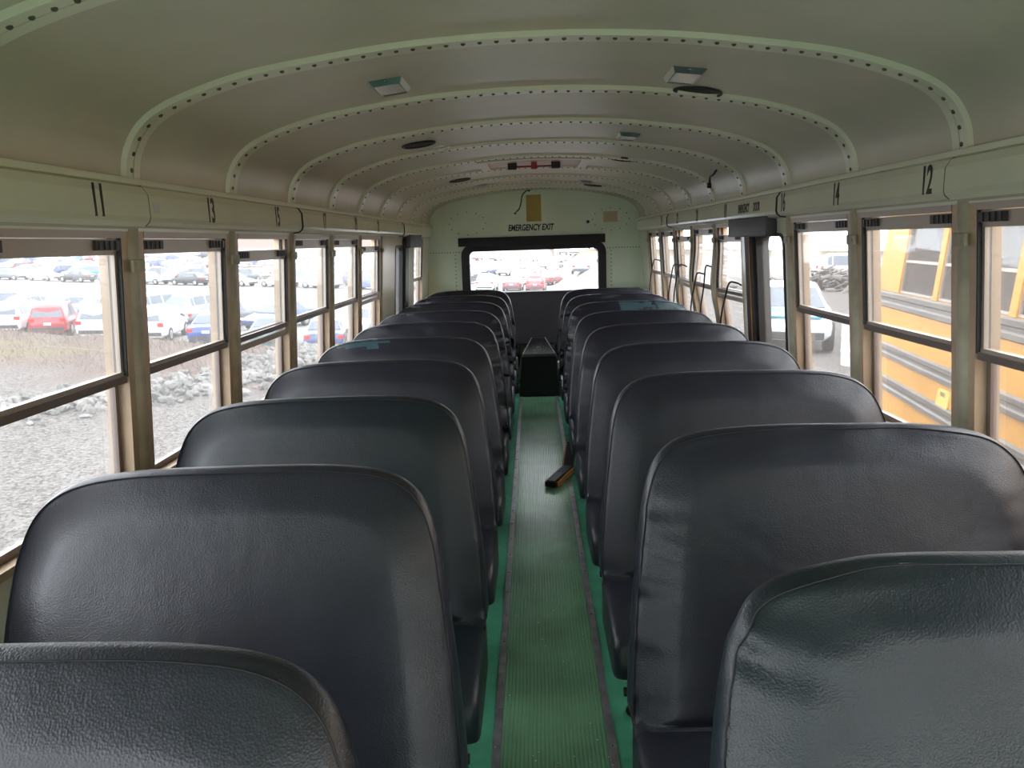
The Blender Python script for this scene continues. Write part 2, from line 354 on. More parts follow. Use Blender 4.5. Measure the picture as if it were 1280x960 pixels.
# window units
win_i = 0
def window(s, ya, yb, drop=0, bend=None, label='', simple=False, mid=True):
    """frame jambs and head, dropped or closed upper sash, lower sash"""
    global win_i
    win_i += 1
    fn = wpt(s, bend or (lambda a, b: 0)); side = 'left' if s < 0 else 'right'
    root = empty('window_%d' % win_i, (s * wx(SILL), (ya + yb) / 2, SILL)); tag(root, label, kind='structure')
    inv = Matrix.Translation(-Vector(root.location))
    def part(name, bm, m, parent=root, smooth=False):
        bmesh.ops.transform(bm, matrix=inv, verts=bm.verts[:]) if parent is root or parent.parent is root else None
        return link(name, bm, m, parent, smooth)
    def bar(bm, y0, y1, z0, z1, d0, d1, n=8):
        if abs(z1 - z0) > .2 and bend:
            for j in range(n): box(bm, d0, d1, y0, y1, z0 + (z1 - z0) * j / n, z0 + (z1 - z0) * (j + 1) / n, fn)
        else: box(bm, d0, d1, y0, y1, z0, z1, fn)
    t = .030
    bm = bmesh.new()
    bar(bm, ya, ya + t, SILL, HEAD, -.003, .062); bar(bm, yb - t, yb, SILL, HEAD, -.003, .062)
    bar(bm, ya + t, yb - t, SILL, SILL + .02, -.003, .062); part('window_frame', bm, M['jamb'])
    bm = bmesh.new(); bar(bm, ya + t, yb - t, HEAD - .018, HEAD, -.006, .062); part('head_rail', bm, M['sash'])
    bm = bmesh.new()
    for yy in (ya + t, yb - t - .006):
        bar(bm, yy, yy + .006, MID, HEAD - .018, -.001, .009); bar(bm, yy, yy + .008, MID, HEAD - .018, .022, .034)
    part('sash_track', bm, M['rubber'])
    yi, yj = ya + t + .003, yb - t - .003
    top = HEAD - .020 - drop; bot = MID - drop
    bm = bmesh.new()
    bar(bm, yi, yj, top - .031, top, .006, .022); bar(bm, yi, yj, top - .041, top - .031, .010, .022)
    bar(bm, yi, yj, bot - .010, bot + .014, .008, .024); bar(bm, yi, yi + .014, bot + .014, top - .041, .010, .022); bar(bm, yj - .014, yj, bot + .014, top - .041, .010, .022)
    us = part('upper_sash', bm, M['sash'])
    if not simple:
        for yy in (yi + .004, yj - .119):
            bm = bmesh.new(); bar(bm, yy, yy + .115, top - .029, top - .004, -.002, .0065); 
            for q in range(4): bar(bm, yy + .012 + q * .026, yy + .020 + q * .026, top - .027, top - .006, -.005, -.002)
            part('latch', bm, M['latch'], us)
    bm = bmesh.new(); bar(bm, yi + .013, yj - .013, bot + .013, top - .040, .014, .018); part('pane', bm, M['glass'], us)
    bm = bmesh.new()
    bar(bm, yi, yj, MID - .012, MID + .008, .026, .044); bar(bm, yi, yj, SILL + .02, SILL + .04, .028, .044)
    bar(bm, yi, yi + .016, SILL + .04, MID - .012, .028, .044); bar(bm, yj - .016, yj, SILL + .04, MID - .012, .028, .044)
    ls = part('lower_sash', bm, M['rail'])
    bm = bmesh.new(); bar(bm, yi + .015, yj - .015, SILL + .039, MID - .011, .034, .038); part('pane', bm, M['glass'], ls)
    bm = bmesh.new(); bar(bm, yi, yj, MID - .016, MID + .004, .001, .010); part('meeting_rail', bm, M['rail'])
    return root
g = .0285
for k in range(-3, 5):
    drop = .042 if k in (1, 4) else 0
    window(-1, KY(k) + g, KY(k + 1) - g, drop, None, 'tan framed sliding bus window, %s bay on the left wall%s' % (ordn[k + 3], ' with its upper sash lowered' if drop else ''))
for k in [-3, -2, -1, 0, 1, 3, 4, 5, 6, 7]:
    drop = .042 if k in (3, 5) else 0
    ya, yb = KY(k) + g, KY(k + 1) - g
    if k == 3: ya = 4.345
    if k == 7: yb = KY(8) - g
    window(1, ya, yb, drop, bend_r if k in (3, 4, 5) else None, 'tan framed sliding bus window, %s bay on the right wall%s' % (ordn[k + 3], ' with its upper sash lowered' if drop else ''))
# right wall: green post strips round the emergency door, rear corner
def wallbox(s, ya, yb, z0, z1, label, m=None, d0=-.004, d1=.06):
    bm = bmesh.new(); box(bm, d0, d1, ya, yb, z0, z1, wpt(s)); bevel(bm, .003)
    return trim(bm, m or M['green'], label)
wallbox(1, 4.25, 4.345, SILL - .3, HEAD + .01, 'green riveted strip behind the right emergency door')
wallbox(1, KY(8) + g - .02, Y1, SILL, HEAD + .01, 'green corner panel at the rear end of the right wall')
wallbox(-1, KY(5) + g, 6.25, SILL, HEAD + .01, 'plain green panel between left windows and left emergency door')
wallbox(-1, 6.86, 7.25, SILL, HEAD + .01, 'green riveted panel between the left emergency door and rear corner window')
wallbox(-1, 7.86, Y1, SILL, HEAD + .01, 'green corner panel at the rear end of the left wall')
window(-1, 7.25, 7.86, 0, None, 'narrow tan framed rear corner window on the left wall')
def rrect(y0, y1, z0, z1, r, n=6):
    out = []
    for cy, cz, a0 in ((y1 - r, z1 - r, 0), (y0 + r, z1 - r, 90), (y0 + r, z0 + r, 180), (y1 - r, z0 + r, 270)):
        for i in range(n + 1):
            a = math.radians(a0 + 90 * i / n); out.append((cy + r * math.cos(a), cz + r * math.sin(a)))
    return out
def ringframe(bm, outer, inner, d0, d1, fn, mi=0):
    n = len(outer)
    R = [[bm.verts.new(fn(d, y, z)) for y, z in P] for P, d in ((outer, d0), (inner, d0), (inner, d1), (outer, d1))]
    for r in range(4):
        A, B = R[r], R[(r + 1) % 4]
        for k in range(n): bm.faces.new((A[k], A[(k + 1) % n], B[(k + 1) % n], B[k])).material_index = mi
def slab(bm, P, d0, d1, fn):
    A = [bm.verts.new(fn(d0, y, z)) for y, z in P]; B = [bm.verts.new(fn(d1, y, z)) for y, z in P]; n = len(P)
    for k in range(n): bm.faces.new((A[k], A[(k + 1) % n], B[(k + 1) % n], B[k]))
    bm.faces.new(A[::-1]); bm.faces.new(B)
def door(i, s, ya, yb, gy0, gy1, label, red=False):
    fn = wpt(s)
    root = empty('door_%d' % i, (0, 0, 0)); tag(root, label, kind='structure')
    bm = bmesh.new(); o = [(yb, HEAD), (ya, HEAD), (ya, .82), (yb, .82)]
    gl = rrect(gy0, gy1, .86, 1.455, .05)
    out = rrect(ya, yb, .80, HEAD, .004); ringframe(bm, out, gl, -.002, .05, fn); link('door_panel', bm, M['green'], root)
    bm = bmesh.new(); ringframe(bm, rrect(gy0 - .012, gy1 + .012, .85, 1.467, .06), rrect(gy0 + .004, gy1 - .004, .864, 1.451, .048), -.008, .055, fn); link('rubber_gasket', bm, M['rubber'], root)
    bm = bmesh.new(); slab(bm, rrect(gy0, gy1, .86, 1.455, .05), .02, .025, fn); link('pane', bm, M['glass'], root)
    return root
d2 = door(2, 1, KY(2) + .03, 4.25, 3.63, 4.06, 'emergency door with a tall rounded window in the right wall')
bm = bmesh.new(); box(bm, -.03, .045, 4.085, 4.20, .80, 1.48, wpt(1)); bevel(bm, .006); link('door_edge', bm, M['black'], d2)
bm = bmesh.new(); box(bm, -.033, -.029, 4.10, 4.112, .80, 1.46, wpt(1)); link('rust_strip', bm, M['orange'], d2)
d1 = door(1, -1, 6.25, 6.86, 6.27, 6.60, 'emergency door with a narrow window in the left wall')
bm = bmesh.new(); box(bm, -.03, .045, 6.63, 6.80, .80, 1.52, wpt(-1)); bevel(bm, .006); link('door_edge', bm, M['black'], d1)
# header pads above the two emergency doors
def pad(s, y0, y1, z0, z1, d, label):
    bm = bmesh.new(); xa, xb = sorted((s * (wx(1.5) + .0), s * d)); box(bm, xa, xb, y0, y1, z0, z1); bevel(bm, .008, 3)
    return tag(link('header_pad', bm, M['pad'], smooth=40), label, 'pad')
pad(1, 3.72, 4.43, 1.452, 1.548, 1.055, 'charcoal padded header box above the right emergency door')
pad(-1, 6.64, 7.36, 1.44, 1.55, 1.045, 'charcoal padded header box above the left emergency door')
# ------------------------------------------------------------------ rear wall with window
bm = bmesh.new()
wo = rrect(-.765, .735, .84, 1.44, .10)
# outer outline: roof arc + walls; stitch ring from wall outline to window hole
outl = [(x, z) for x, z in offs(FULL, .03)]
def rayout(cx, cz, ang):
    dx, dz = math.cos(ang), math.sin(ang); poly = [(-1.16, -.02), (-1.15, 1.60)] + outl + [(1.15, 1.60), (1.16, -.02)]
    best = None
    for i in range(len(poly)):
        (x1, z1), (x2, z2) = poly[i], poly[(i + 1) % len(poly)]
        ex, ez = x2 - x1, z2 - z1; den = dx * ez - dz * ex
        if abs(den) < 1e-9: continue
        t = ((x1 - cx) * ez - (z1 - cz) * ex) / den; u_ = ((x1 - cx) * dz - (z1 - cz) * dx) / den
        if t > 0 and -1e-6 <= u_ <= 1 + 1e-6: best = t if best is None else min(best, t)
    return (cx + dx * best, cz + dz * best)
hole = []
for i in range(len(wo)):
    a, b = wo[i], wo[(i + 1) % len(wo)]
    L_ = math.hypot(b[0] - a[0], b[1] - a[1]); nn = max(1, int(L_ / .05))
    for j in range(nn): hole.append((a[0] + (b[0] - a[0]) * j / nn, a[1] + (b[1] - a[1]) * j / nn))
cx_, cz_ = -.015, 1.14
outp = [rayout(cx_, cz_, math.atan2(z - cz_, x - cx_)) for x, z in hole]
V = [[bm.verts.new((x, yy, z)) for x, z in P] for P, yy in ((outp, Y1), (hole, Y1), (hole, Y1 + .06), (outp, Y1 + .06))]
n_ = len(hole)
for r in range(4):
    for k in range(n_): bm.faces.new((V[r][k], V[r][(k + 1) % n_], V[(r + 1) % 4][(k + 1) % n_], V[(r + 1) % 4][k]))
wr = tag(link('wall_rear', bm, M['rear']), 'light green rear wall of the bus around the exit window', kind='structure')
def rfn(d, x, z): return (x, Y1 + d, z)
bm = bmesh.new()
# rivet rows and two round riveted cover plates
def rv(x, z): disc(bm, (x, Y1 - .0005, z), (0, -1, 0), .006, .001, 8, 0, dome=.002)
for i in range(12): rv(-1.1 + i * .03, 1.37); rv(.76 + i * .03, 1.37)
for i in range(14): rv(-.84, 1.34 - i * .04); rv(.80, 1.34 - i * .04)
for cx2 in (-.70, .80):
    for i in range(12):
        a = 2 * PI * i / 12; rv(cx2 + .19 * math.cos(a), 1.665 + .115 * math.sin(a))
link('rivet_rows', bm, M['rivet'], wr)
bm = bmesh.new(); box(bm, .722, .868, Y1 - .004, Y1 + .001, 1.635, 1.742); bevel(bm, .002); link('plate', bm, M['beige'], wr)
bm = bmesh.new(); disc(bm, (.561, Y1 + .001, 1.643), (0, -1, 0), .017, .004, 16); link('dark_hole', bm, M['ink'], wr)  # flat black disc stands in for the dark inside of a hole
mt = Matrix.Translation((-.034, Y1 - .0015, 1.602)) @ Matrix(((1, .12, 0, 0), (0, 0, -1, 0), (0, 1, 0, 0), (0, 0, 0, 1)))
textmesh('lettering', 'EMERGENCY EXIT', .088, M['ink'], wr, mt, .67, off=.0025)
win_i += 1
rw = empty('window_%d' % win_i, (0, 0, 0)); tag(rw, 'wide black framed emergency exit window in the rear wall', kind='structure')
bm = bmesh.new(); ringframe(bm, rrect(-.775, .745, .83, 1.45, .12), rrect(-.69, .662, .90, 1.372, .05), -.03, .07, rfn); link('rubber_frame', bm, M['black'], rw, 40)
bm = bmesh.new(); slab(bm, rrect(-.70, .67, .89, 1.38, .05), .02, .026, rfn); link('pane', bm, M['glass'], rw)
bm = bmesh.new(); box(bm, -.80, .735, Y1 - .06, Y1, 1.428, 1.516); bevel(bm, .006); tag(link('header_pad', bm, M['black'], smooth=40), 'black padded bar across the top of the rear exit window', 'pad')
bm = bmesh.new(); box(bm, -.078, .076, Y1 - .004, Y1 - .001, 1.665, 1.935); tag(link('sticker', bm, M['yellow_tag']), 'faded yellow rectangular sticker high on the rear wall', 'sticker')
bm = bmesh.new()
wp = smoothpts([(-.045, Y1 - .012, 1.985), (-.075, Y1 - .02, 1.975), (-.115, Y1 - .03, 1.93), (-.13, Y1 - .03, 1.86), (-.15, Y1 - .03, 1.80), (-.185, Y1 - .03, 1.765)], 5)
tube(bm, wp, .006, 6); disc(bm, (-.045, Y1, 1.985), (0, -1, 0), .016, .012, 12); disc(bm, (-.187, Y1 - .03, 1.76), (-.6, 0, -.7), .010, .02, 8)
tag(link('loose_wire', bm, M['ink'], smooth=40), 'loose black wire hanging beside the yellow sticker', 'wire')
# front end behind the camera: windscreen opening lets the daylight in
bm = bmesh.new()
for (x0, x1, z0, z1) in ((-1.16, 1.16, -.02, 1.0), (-1.16, -.95, 1.0, 1.68), (.95, 1.16, 1.0, 1.68), (-.04, .04, 1.0, 1.68), (-1.16, 1.16, 1.68, 2.04)):
    box(bm, x0, x1, Y0 - .05, Y0, z0, z1)
tag(link('wall_front', bm, M['green']), 'front wall of the bus around the windscreen', kind='structure')
# ------------------------------------------------------------------ floor
bm = bmesh.new(); box(bm, -1.155, 1.155, Y0, Y1, -.06, 0); tag(link('floor', bm, M['floor']), 'glossy green linoleum floor of the bus', kind='structure')
bm = bmesh.new(); pr = []
nr = 26; w0 = .158; st = 2 * w0 / nr
for i in range(nr):
    x = -w0 + i * st; pr += [(x, .003), (x + st * .18, .0055), (x + st * .62, .0055), (x + st * .8, .003)]
pr += [(w0, .003), (w0, .0), (-w0, .0)]
extr(bm, pr, Y0 + .3, 7.34); tag(link('aisle_mat', bm, M['mat']), 'ribbed green rubber mat running down the aisle', 'mat')
for s in (-1, 1):
    side = 'left' if s < 0 else 'right'
    bm = bmesh.new(); box(bm, s * .170 - .0125, s * .170 + .0125, Y0 + .3, 7.34, .0, .007); bevel(bm, .002)
    t = tag(link('aisle_strip', bm, M['strip']), 'dull metal strip screwed along the %s edge of the aisle mat' % side, 'strip')
    for i in range(30):
        b2 = bmesh.new(); disc(b2, (s * .170 + random.Random(i).uniform(-.003, .003), 1.25 + i * .205, .0065), (0, 0, 1), .0045, .001, 10, dome=.0015); link('screw', b2, M['screw'], t)
rd = random.Random(5); bm = bmesh.new()
for i in range(130):
    x, y = rd.uniform(-.24, .24), 1.6 + 5.4 * rd.random() ** 1.3
    r = rd.uniform(.0012, .0032); h = .006 if abs(x) < .19 else .0
    mt = Matrix.Translation((x, y, h + r * .6)) @ Matrix.Diagonal((r, r * rd.uniform(.6, 1.4), r * .7, 1))
    bmesh.ops.create_icosphere(bm, subdivisions=1, radius=1, matrix=mt)
tag(link('floor_debris', bm, M['head']), 'tiny pale crumbs scattered over the aisle floor', 'debris', kind='stuff')
# ------------------------------------------------------------------ seats
def interp(tab, v):
    for (a, b), (c, d) in zip(tab, tab[1:]):
        if v <= c: return b + (d - b) * (v - a) / (c - a)
    return tab[-1][1]
def outline(hw, inner):
    """front outline of a backrest; inner=-1/+1 is the aisle side in x. list of (x,h)"""
    ti = [(0, -.02), (.002, .06), (.014, .19), (.027, .29), (.042, .39), (.056, .460), (.078, .515), (.108, .548), (.15, .568), (.21, .579), (.32, .585)]
    to = [(0, -.02), (.0, .10), (.004, .24), (.010, .37), (.020, .44), (.045, .505), (.085, .545), (.14, .567), (.22, .579), (.34, .584)]
    P = [(-hw + a, b) for a, b in ti] + [(hw - a, b) for a, b in to[::-1]]
    sp_ = smoothpts([(a, 0, b) for a, b in P], 6)
    if inner > 0: sp_ = [Vector((-p.x, 0, p.z)) for p in sp_[::-1]]
    return [(p.x, p.z) for p in sp_]
SLOPE = .36
def make_back(hw, inner, seed=0, wrinkle=0.0, worn=False):
    P = outline(hw, inner); n = len(P); bm = bmesh.new()
    bot = [(P[-1][0] + (P[0][0] - P[-1][0]) * k / 16, -.02) for k in range(1, 16)]
    ring0 = P + bot; N = len(ring0); cx, cz = 0, .25
    def th(h): return .100 - .055 * min(1, max(0, h / .58))
    def wr(x, h, s):
        if wrinkle <= 0: return 0
        v = noise.noise(Vector((x * 5 + seed, h * 26, seed * 3.1))) * noise.noise(Vector((x * 3, h * 9 + seed, 1.7)))
        edge = max(0, 1 - abs(abs(x) - hw) / .12) * (1 if (x * inner) > 0 else .5) + max(0, 1 - abs(h - .58) / .06) * .6
        return v * wrinkle * (0.15 + edge)
    rings = []; 
    sv = [.0, .25, .5, .70, .79, .82, .86, .90, .94, .97, 1.0]
    def dropf(s): 
        q = max(0, (s - .80) / .20); return .037 * q ** 1.25
    for s in sv:
        if s == 0: rings.append([bm.verts.new((cx, SLOPE * cz - .004, cz))]); continue
        R = []
        for x, z in ring0:
            px, pz = cx + (x - cx) * s, cz + (z - cz) * s
            k = dropf(s) if pz > 0 else dropf(s) * .2
            bulge = -.006 * (1 - s)
            R.append(bm.verts.new((px, SLOPE * pz + k + bulge + wr(px, pz, s), pz)))
        rings.append(R)
    # side band then back
    for (f, o, bk) in ((.10, .003, 0), (.35, .007, 0), (.65, .007, 0), (.90, .0, 0), (1.0, -.012, 0)):
        R = []
        for i, (x, z) in enumerate(ring0):
            a = ring0[(i - 1) % N]; b = ring0[(i + 1) % N]; tx, tz = b[0] - a[0], b[1] - a[1]; l = math.hypot(tx, tz) or 1
            nx, nz = -tz / l, tx / l
            if nx * (x - cx) + nz * (z - cz) < 0: nx, nz = -nx, -nz
            if z < .0: nx, nz = 0, 0
            R.append(bm.verts.new((x + nx * o, SLOPE * z + (.037 if z > 0 else .0074) + f * th(z) + wr(x, z, 1) * .5, z + nz * o)))
        rings.append(R)
    for s in (.9, .6, .3, 0):
        if s == 0: rings.append([bm.verts.new((cx, SLOPE * cz + .034 + th(cz) + .012, cz))]); continue
        rings.append([bm.verts.new((cx + (x - cx) * s, SLOPE * (cz + (z - cz) * s) + .034 + th(cz + (z - cz) * s) + .012 * (1 - s), cz + (z - cz) * s)) for x, z in ring0])
    for A, B in zip(rings, rings[1:]):
        if len(A) == 1:
            for k in range(N): bm.faces.new((A[0], B[k], B[(k + 1) % N]))
        elif len(B) == 1:
            for k in range(N): bm.faces.new((A[k], B[0], A[(k + 1) % N]))
        else:
            for k in range(N): bm.faces.new((A[k], B[k], B[(k + 1) % N], A[(k + 1) % N]))
    seam = [(v.co.x * 1.002, v.co.y - .0005, v.co.z + (.0008 if v.co.z > .3 else 0)) for v in rings[10][:n]]
    if worn:
        for f in bm.faces:
            c = f.calc_center_median()
            if worn == 'left' and c.x < -hw * .2 and c.z > .555 and noise.noise(Vector((c.x * 30, c.z * 60, seed))) > -.12: f.material_index = 1
            if worn == 'top' and c.x > -hw * .1 and c.z > .50 and noise.noise(Vector((c.x * 30, c.z * 40, seed))) > -.15: f.material_index = 1
    return bm, seam
def make_cushion(hw, depth=.42):
    bm = bmesh.new(); Q = .74
    pr = [(.06, .0), (-.02, .002), (-.16, .004), (-.28, -.002), (-.36, -.012), (-.405, -.034), (-.425, -.07), (-.425, -.115), (-.40, -.145), (-.30, -.155), (0, -.155), (.06, -.15)]
    pr = [(p.x if p.x > 0 else p.x * Q, p.z) for p in smoothpts([(a, 0, b) for a, b in pr], 3)]
    cy, cz = -.12, -.08
    xs = [(-1, .80), (-.995, .88), (-.98, .95), (-.955, .985), (-.91, 1.0), (-.5, 1.01), (0, 1.012), (.5, 1.01), (.91, 1.0), (.955, .985), (.98, .95), (.995, .88), (1, .80)]
    R = []
    for x, k in xs: R.append([bm.verts.new((x * hw, cy + (a - cy) * (k * .5 + .5), cz + (b - cz) * k)) for a, b in pr])
    n = len(pr)
    for A, B in zip(R, R[1:]):
        for q in range(n): bm.faces.new((A[q], A[(q + 1) % n], B[(q + 1) % n], B[q]))
    bm.faces.new(R[0]); bm.faces.new(R[-1][::-1])
    return bm
CRZ = .445
def make_seat(name, hw, inner, seed, wrinkle, worn=False, m='vinyl'):
    root = empty(name, (0, 0, 0))
    bm, seam = make_back(hw, inner, seed, wrinkle, worn)
    bmesh.ops.translate(bm, vec=(0, 0, CRZ), verts=bm.verts[:])
    bk = link('backrest', bm, M[m], root, smooth=50, mats=[M[m], M['vinyl_worn']])
    b2 = bmesh.new(); tube(b2, [(x, y, z + CRZ) for x, y, z in seam], .0013, 5); link('seam', b2, M['seam'], bk)
    bm = make_cushion(hw + .003); bmesh.ops.translate(bm, vec=(0, 0, CRZ), verts=bm.verts[:]); link('seat_cushion', bm, M[m], root, smooth=50)
    ix = inner * (hw - .10)
    for yy in (-.33, .02):
        b3 = bmesh.new(); tube(b3, smoothpts([(ix, yy, .30), (ix, yy, .05), (ix, yy, .012)], 3), .014, 8); disc(b3, (ix, yy, 0), (0, 0, 1), .035, .008, 16)
        link('leg', b3, M['leg'], root)
    b3 = bmesh.new()
    for yy in (-.33, .02): tube(b3, [(-hw + .02, yy, .288), (hw - .02, yy, .288)], .012, 8)
    for xx in (-hw + .06, ix): tube(b3, [(xx, -.36, .288), (xx, .08, .288)], .012, 8)
    link('seat_frame', b3, M['leg'], root)
    return root
protoL = {}; protoR = {}
HWL, HWR = .4485, .458
CXL, CXR = -.6315, .622
lw = ['nearest', 'second', 'third', 'fourth', 'fifth', 'sixth', 'seventh', 'eighth', 'ninth', 'tenth and rearmost']
Ls = [('smooth near black', .0, False, 'vinyl'), ('smooth black', .008, False, 'vinyl'), ('teal tinged', .010, False, 'vinyl_teal'), ('smooth black', .008, False, 'vinyl'),
      ('worn teal corner', .02, 'left', 'vinyl'), ('creased', .20, False, 'vinyl'), ('creased', .16, False, 'vinyl'), ('wrinkled', .24, False, 'vinyl'), ('wrinkled', .24, False, 'vinyl'), ('wrinkled', .16, False, 'vinyl')]
for i, (dsc, wk, wn, mm) in enumerate(Ls):
    o = make_seat('bus_seat', HWL, 1, i * 1.37, wk, wn, mm)
    o.location = (CXL, .53 + .715 * i, 0)
    tag(o, '%s bench seat from the camera left of the aisle, %s dark vinyl back' % (lw[i], dsc), 'bus seat', 'bus seats left of the aisle')
Rs = [('teal tinged', .09, False, 'vinyl_teal'), ('puckered edge', .08, False, 'vinyl'), ('smooth', .008, False, 'vinyl'), ('smooth', .010, False, 'vinyl'), ('creased edge', .05, False, 'vinyl'),
      ('smooth', .02, False, 'vinyl'), ('worn teal top', .14, 'top', 'vinyl'), ('wrinkled', .20, False, 'vinyl'), ('wrinkled', .15, False, 'vinyl')]
rwds = lw[:8] + ['ninth and rearmost']
for i, (dsc, wk, wn, mm) in enumerate(Rs):
    o = make_seat('bus_seat', HWR, -1, 20 + i * 1.91, wk, wn, mm)
    o.location = (CXR, .735 + .745 * i, 0)
    tag(o, '%s bench seat from the camera right of the aisle, %s dark vinyl back' % (rwds[i], dsc), 'bus seat', 'bus seats right of the aisle')
    if i in (6, 7):
        b = bmesh.new(); box(b, -HWR - .016, -HWR - .008, -.02, .03, CRZ + .05, CRZ + .10); bevel(b, .003); link('tape_patch', b, M['patch'], o)
# rear bench across the back
rb = empty('rear_bench', (0, 7.75, 0)); tag(rb, 'full width dark vinyl rear bench under the exit window', 'bench')
bm = bmesh.new(); box(bm, -1.08, 1.08, .18, .33, .42, .958, lambda x, y, z: (x, y + (z - .4) * .22, z)); bevel(bm, .03, 4); link('backrest', bm, M['bench'], rb, smooth=40)
for s in (-1, 1):
    bm = bmesh.new(); box(bm, min(s * .18, s * 1.08), max(s * .18, s * 1.08), -.25, .26, .26, .42); bevel(bm, .03, 4); link('seat_cushion', bm, M['bench'], rb, smooth=40)
    bm = bmesh.new(); box(bm, min(s * .22, s * 1.06), max(s * .22, s * 1.06), -.2, .26, .0, .262); link('base', bm, M['black'], rb)
bx = empty('engine_cover', (.01, 7.32, 0)); tag(bx, 'black box with a tapering speckled lid at the aisle end before the rear bench', 'engine cover')
def taper(x, y, z): return (x * (1 if z > .2 else 1.18), y, z)
bm = bmesh.new(); box(bm, -.165, .165, .0, .55, .0, .395, taper); bevel(bm, .01, 2); link('box', bm, M['black'], bx)
bm = bmesh.new()
V = [bm.verts.new(p) for p in ((-.16, -.005, .39), (.16, -.005, .39), (.075, .60, .40), (-.075, .60, .40), (-.15, .02, .412), (.15, .02, .412), (.066, .56, .495), (-.066, .56, .495))]
for f in ((0, 1, 2, 3), (4, 5, 6, 7), (0, 1, 5, 4), (1, 2, 6, 5), (2, 3, 7, 6), (3, 0, 4, 7)): bm.faces.new([V[i] for i in f])
bevel(bm, .005, 2)
sm = mat('mottled_black_lid', (.012, .011, .013, 1), .6, var=.5, vscale=40)
lid = link('lid', bm, sm, bx)
bm = bmesh.new()
for s in (-1, 1): tube(bm, [(s * .152, .02, .415), (s * .068, .56, .499)], .0035, 6)
link('edge_piping', bm, M['patch'], lid)
bm = bmesh.new()
for i in range(150):
    a, r = rd.uniform(0, 6.28), abs(rd.gauss(0, .045)); x, y = r * math.cos(a), .24 + r * 2.2 * math.sin(a)
    if not .04 < y < .5: continue
    z = .4125 + (y - .02) / .54 * .083
    q = rd.uniform(.0015, .004); bmesh.ops.create_icosphere(bm, subdivisions=1, radius=1, matrix=Matrix.Translation((x, y, z + .001)) @ Matrix.Diagonal((q, q * 1.6, q * .4, 1)))
tag(link('highlight_specks', bm, M['patch'], lid), kind='stuff')  # pale specks modelled as the speckled highlights on the lid
# black and orange broken bracket by the right edge of the aisle
br = empty('broken_bracket', (.12, 4.62, 0)); tag(br, 'broken black bracket with orange edges lying on the right side of the aisle mat', 'bracket')
def obox(name, m, a, b, wdt, h, parent, z0=.008):
    a, b = Vector(a), Vector(b); d = (b - a); l = d.length; d.normalize(); sd = Vector((d.y, -d.x, 0)).normalized(); upv = sd.cross(d)
    bm = bmesh.new(); box(bm, 0, l, -wdt / 2, wdt / 2, 0, h); bevel(bm, min(.003, h * .2))
    M_ = Matrix((d, -sd, upv if upv.z > 0 else -upv)).transposed().to_4x4(); M_.translation = a
    bmesh.ops.transform(bm, matrix=M_, verts=bm.verts[:]); return link(name, bm, m, parent)
obox('arm', M['black'], (-.078, -.10, .008), (.045, .20, .02), .068, .032, br)
obox('edge', M['orange'], (-.035, -.115, .008), (.08, .17, .02), .012, .030, br)
obox('arm', M['black'], (.045, .20, .02), (.085, .52, .10), .06, .028, br)
obox('edge', M['orange'], (.012, .21, .018), (.048, .50, .085), .010, .028, br)
obox('plate', M['pad'], (-.07, -.09, .041), (-.01, .06, .046), .05, .004, br)
# ------------------------------------------------------------------ ceiling fittings
def on_roof(x, y, lift=.0):
    z = roof_z(x) + .014; z2 = roof_z(x + .01) + .014; sl = math.atan2(z2 - z, .01)
    return Matrix.Translation((x, y, z - lift)) @ Matrix.Rotation(-sl, 4, 'Y')
def rlight(x, y, label, sc_=1.0, rnd=False):
    root = empty('dome_light'); root.matrix_world = on_roof(x, y); tag(root, label, 'light', 'dome lights on the ceiling')
    bm = bmesh.new()
    if rnd:
        disc(bm, (0, 0, 0), (0, 0, -1), .045, .008, 20, dome=.006)
    else:
        P = [(-.052, -.095), (.052, -.095), (.052, .095), (-.052, .095)]; Q = [(a * .78, b * .82) for a, b in P]
        A = [bm.verts.new((a, b, .001)) for a, b in P]; B = [bm.verts.new((a, b, -.016)) for a, b in Q]
        C_ = [bm.verts.new((a * .9, b * .9, -.010)) for a, b in Q]
        for k in range(4): bm.faces.new((A[k], A[(k + 1) % 4], B[(k + 1) % 4], B[k])); bm.faces.new((B[k], B[(k + 1) % 4], C_[(k + 1) % 4], C_[k]))
        bm.faces.new(A)
    link('bezel', bm, M['chrome'], root)
    bm = bmesh.new()
    if rnd: disc(bm, (0, 0, -.008), (0, 0, -1), .03, .01, 16, dome=.008)
    else: box(bm, -.036, .036, -.069, .069, -.0135, -.0095)
    link('lens', bm, M['lens'], root)
    if not rnd:
        for yy in (-.085, .085):
            bm = bmesh.new(); disc(bm, (0, yy, -.004), (0, 0, -1), .006, .003, 10, dome=.002); link('screw', bm, M['screw'], root)
    return root
rlight(-.455, 2.56, 'rectangular chrome dome light on the near left of the ceiling')
rlight(.457, 2.56, 'rectangular chrome dome light beside the large black speaker on the right')
rlight(.456, 4.0, 'small chrome dome light further back on the right of the ceiling')
rlight(-.478, 4.16, 'round chrome light beside the black speaker on the left of the ceiling', rnd=True)
rlight(-.455, 5.5 + 1.55, 'tiny far dome light left of centre near the rear wall')
rlight(.455, 7.03, 'tiny far dome light right of centre near the rear wall')
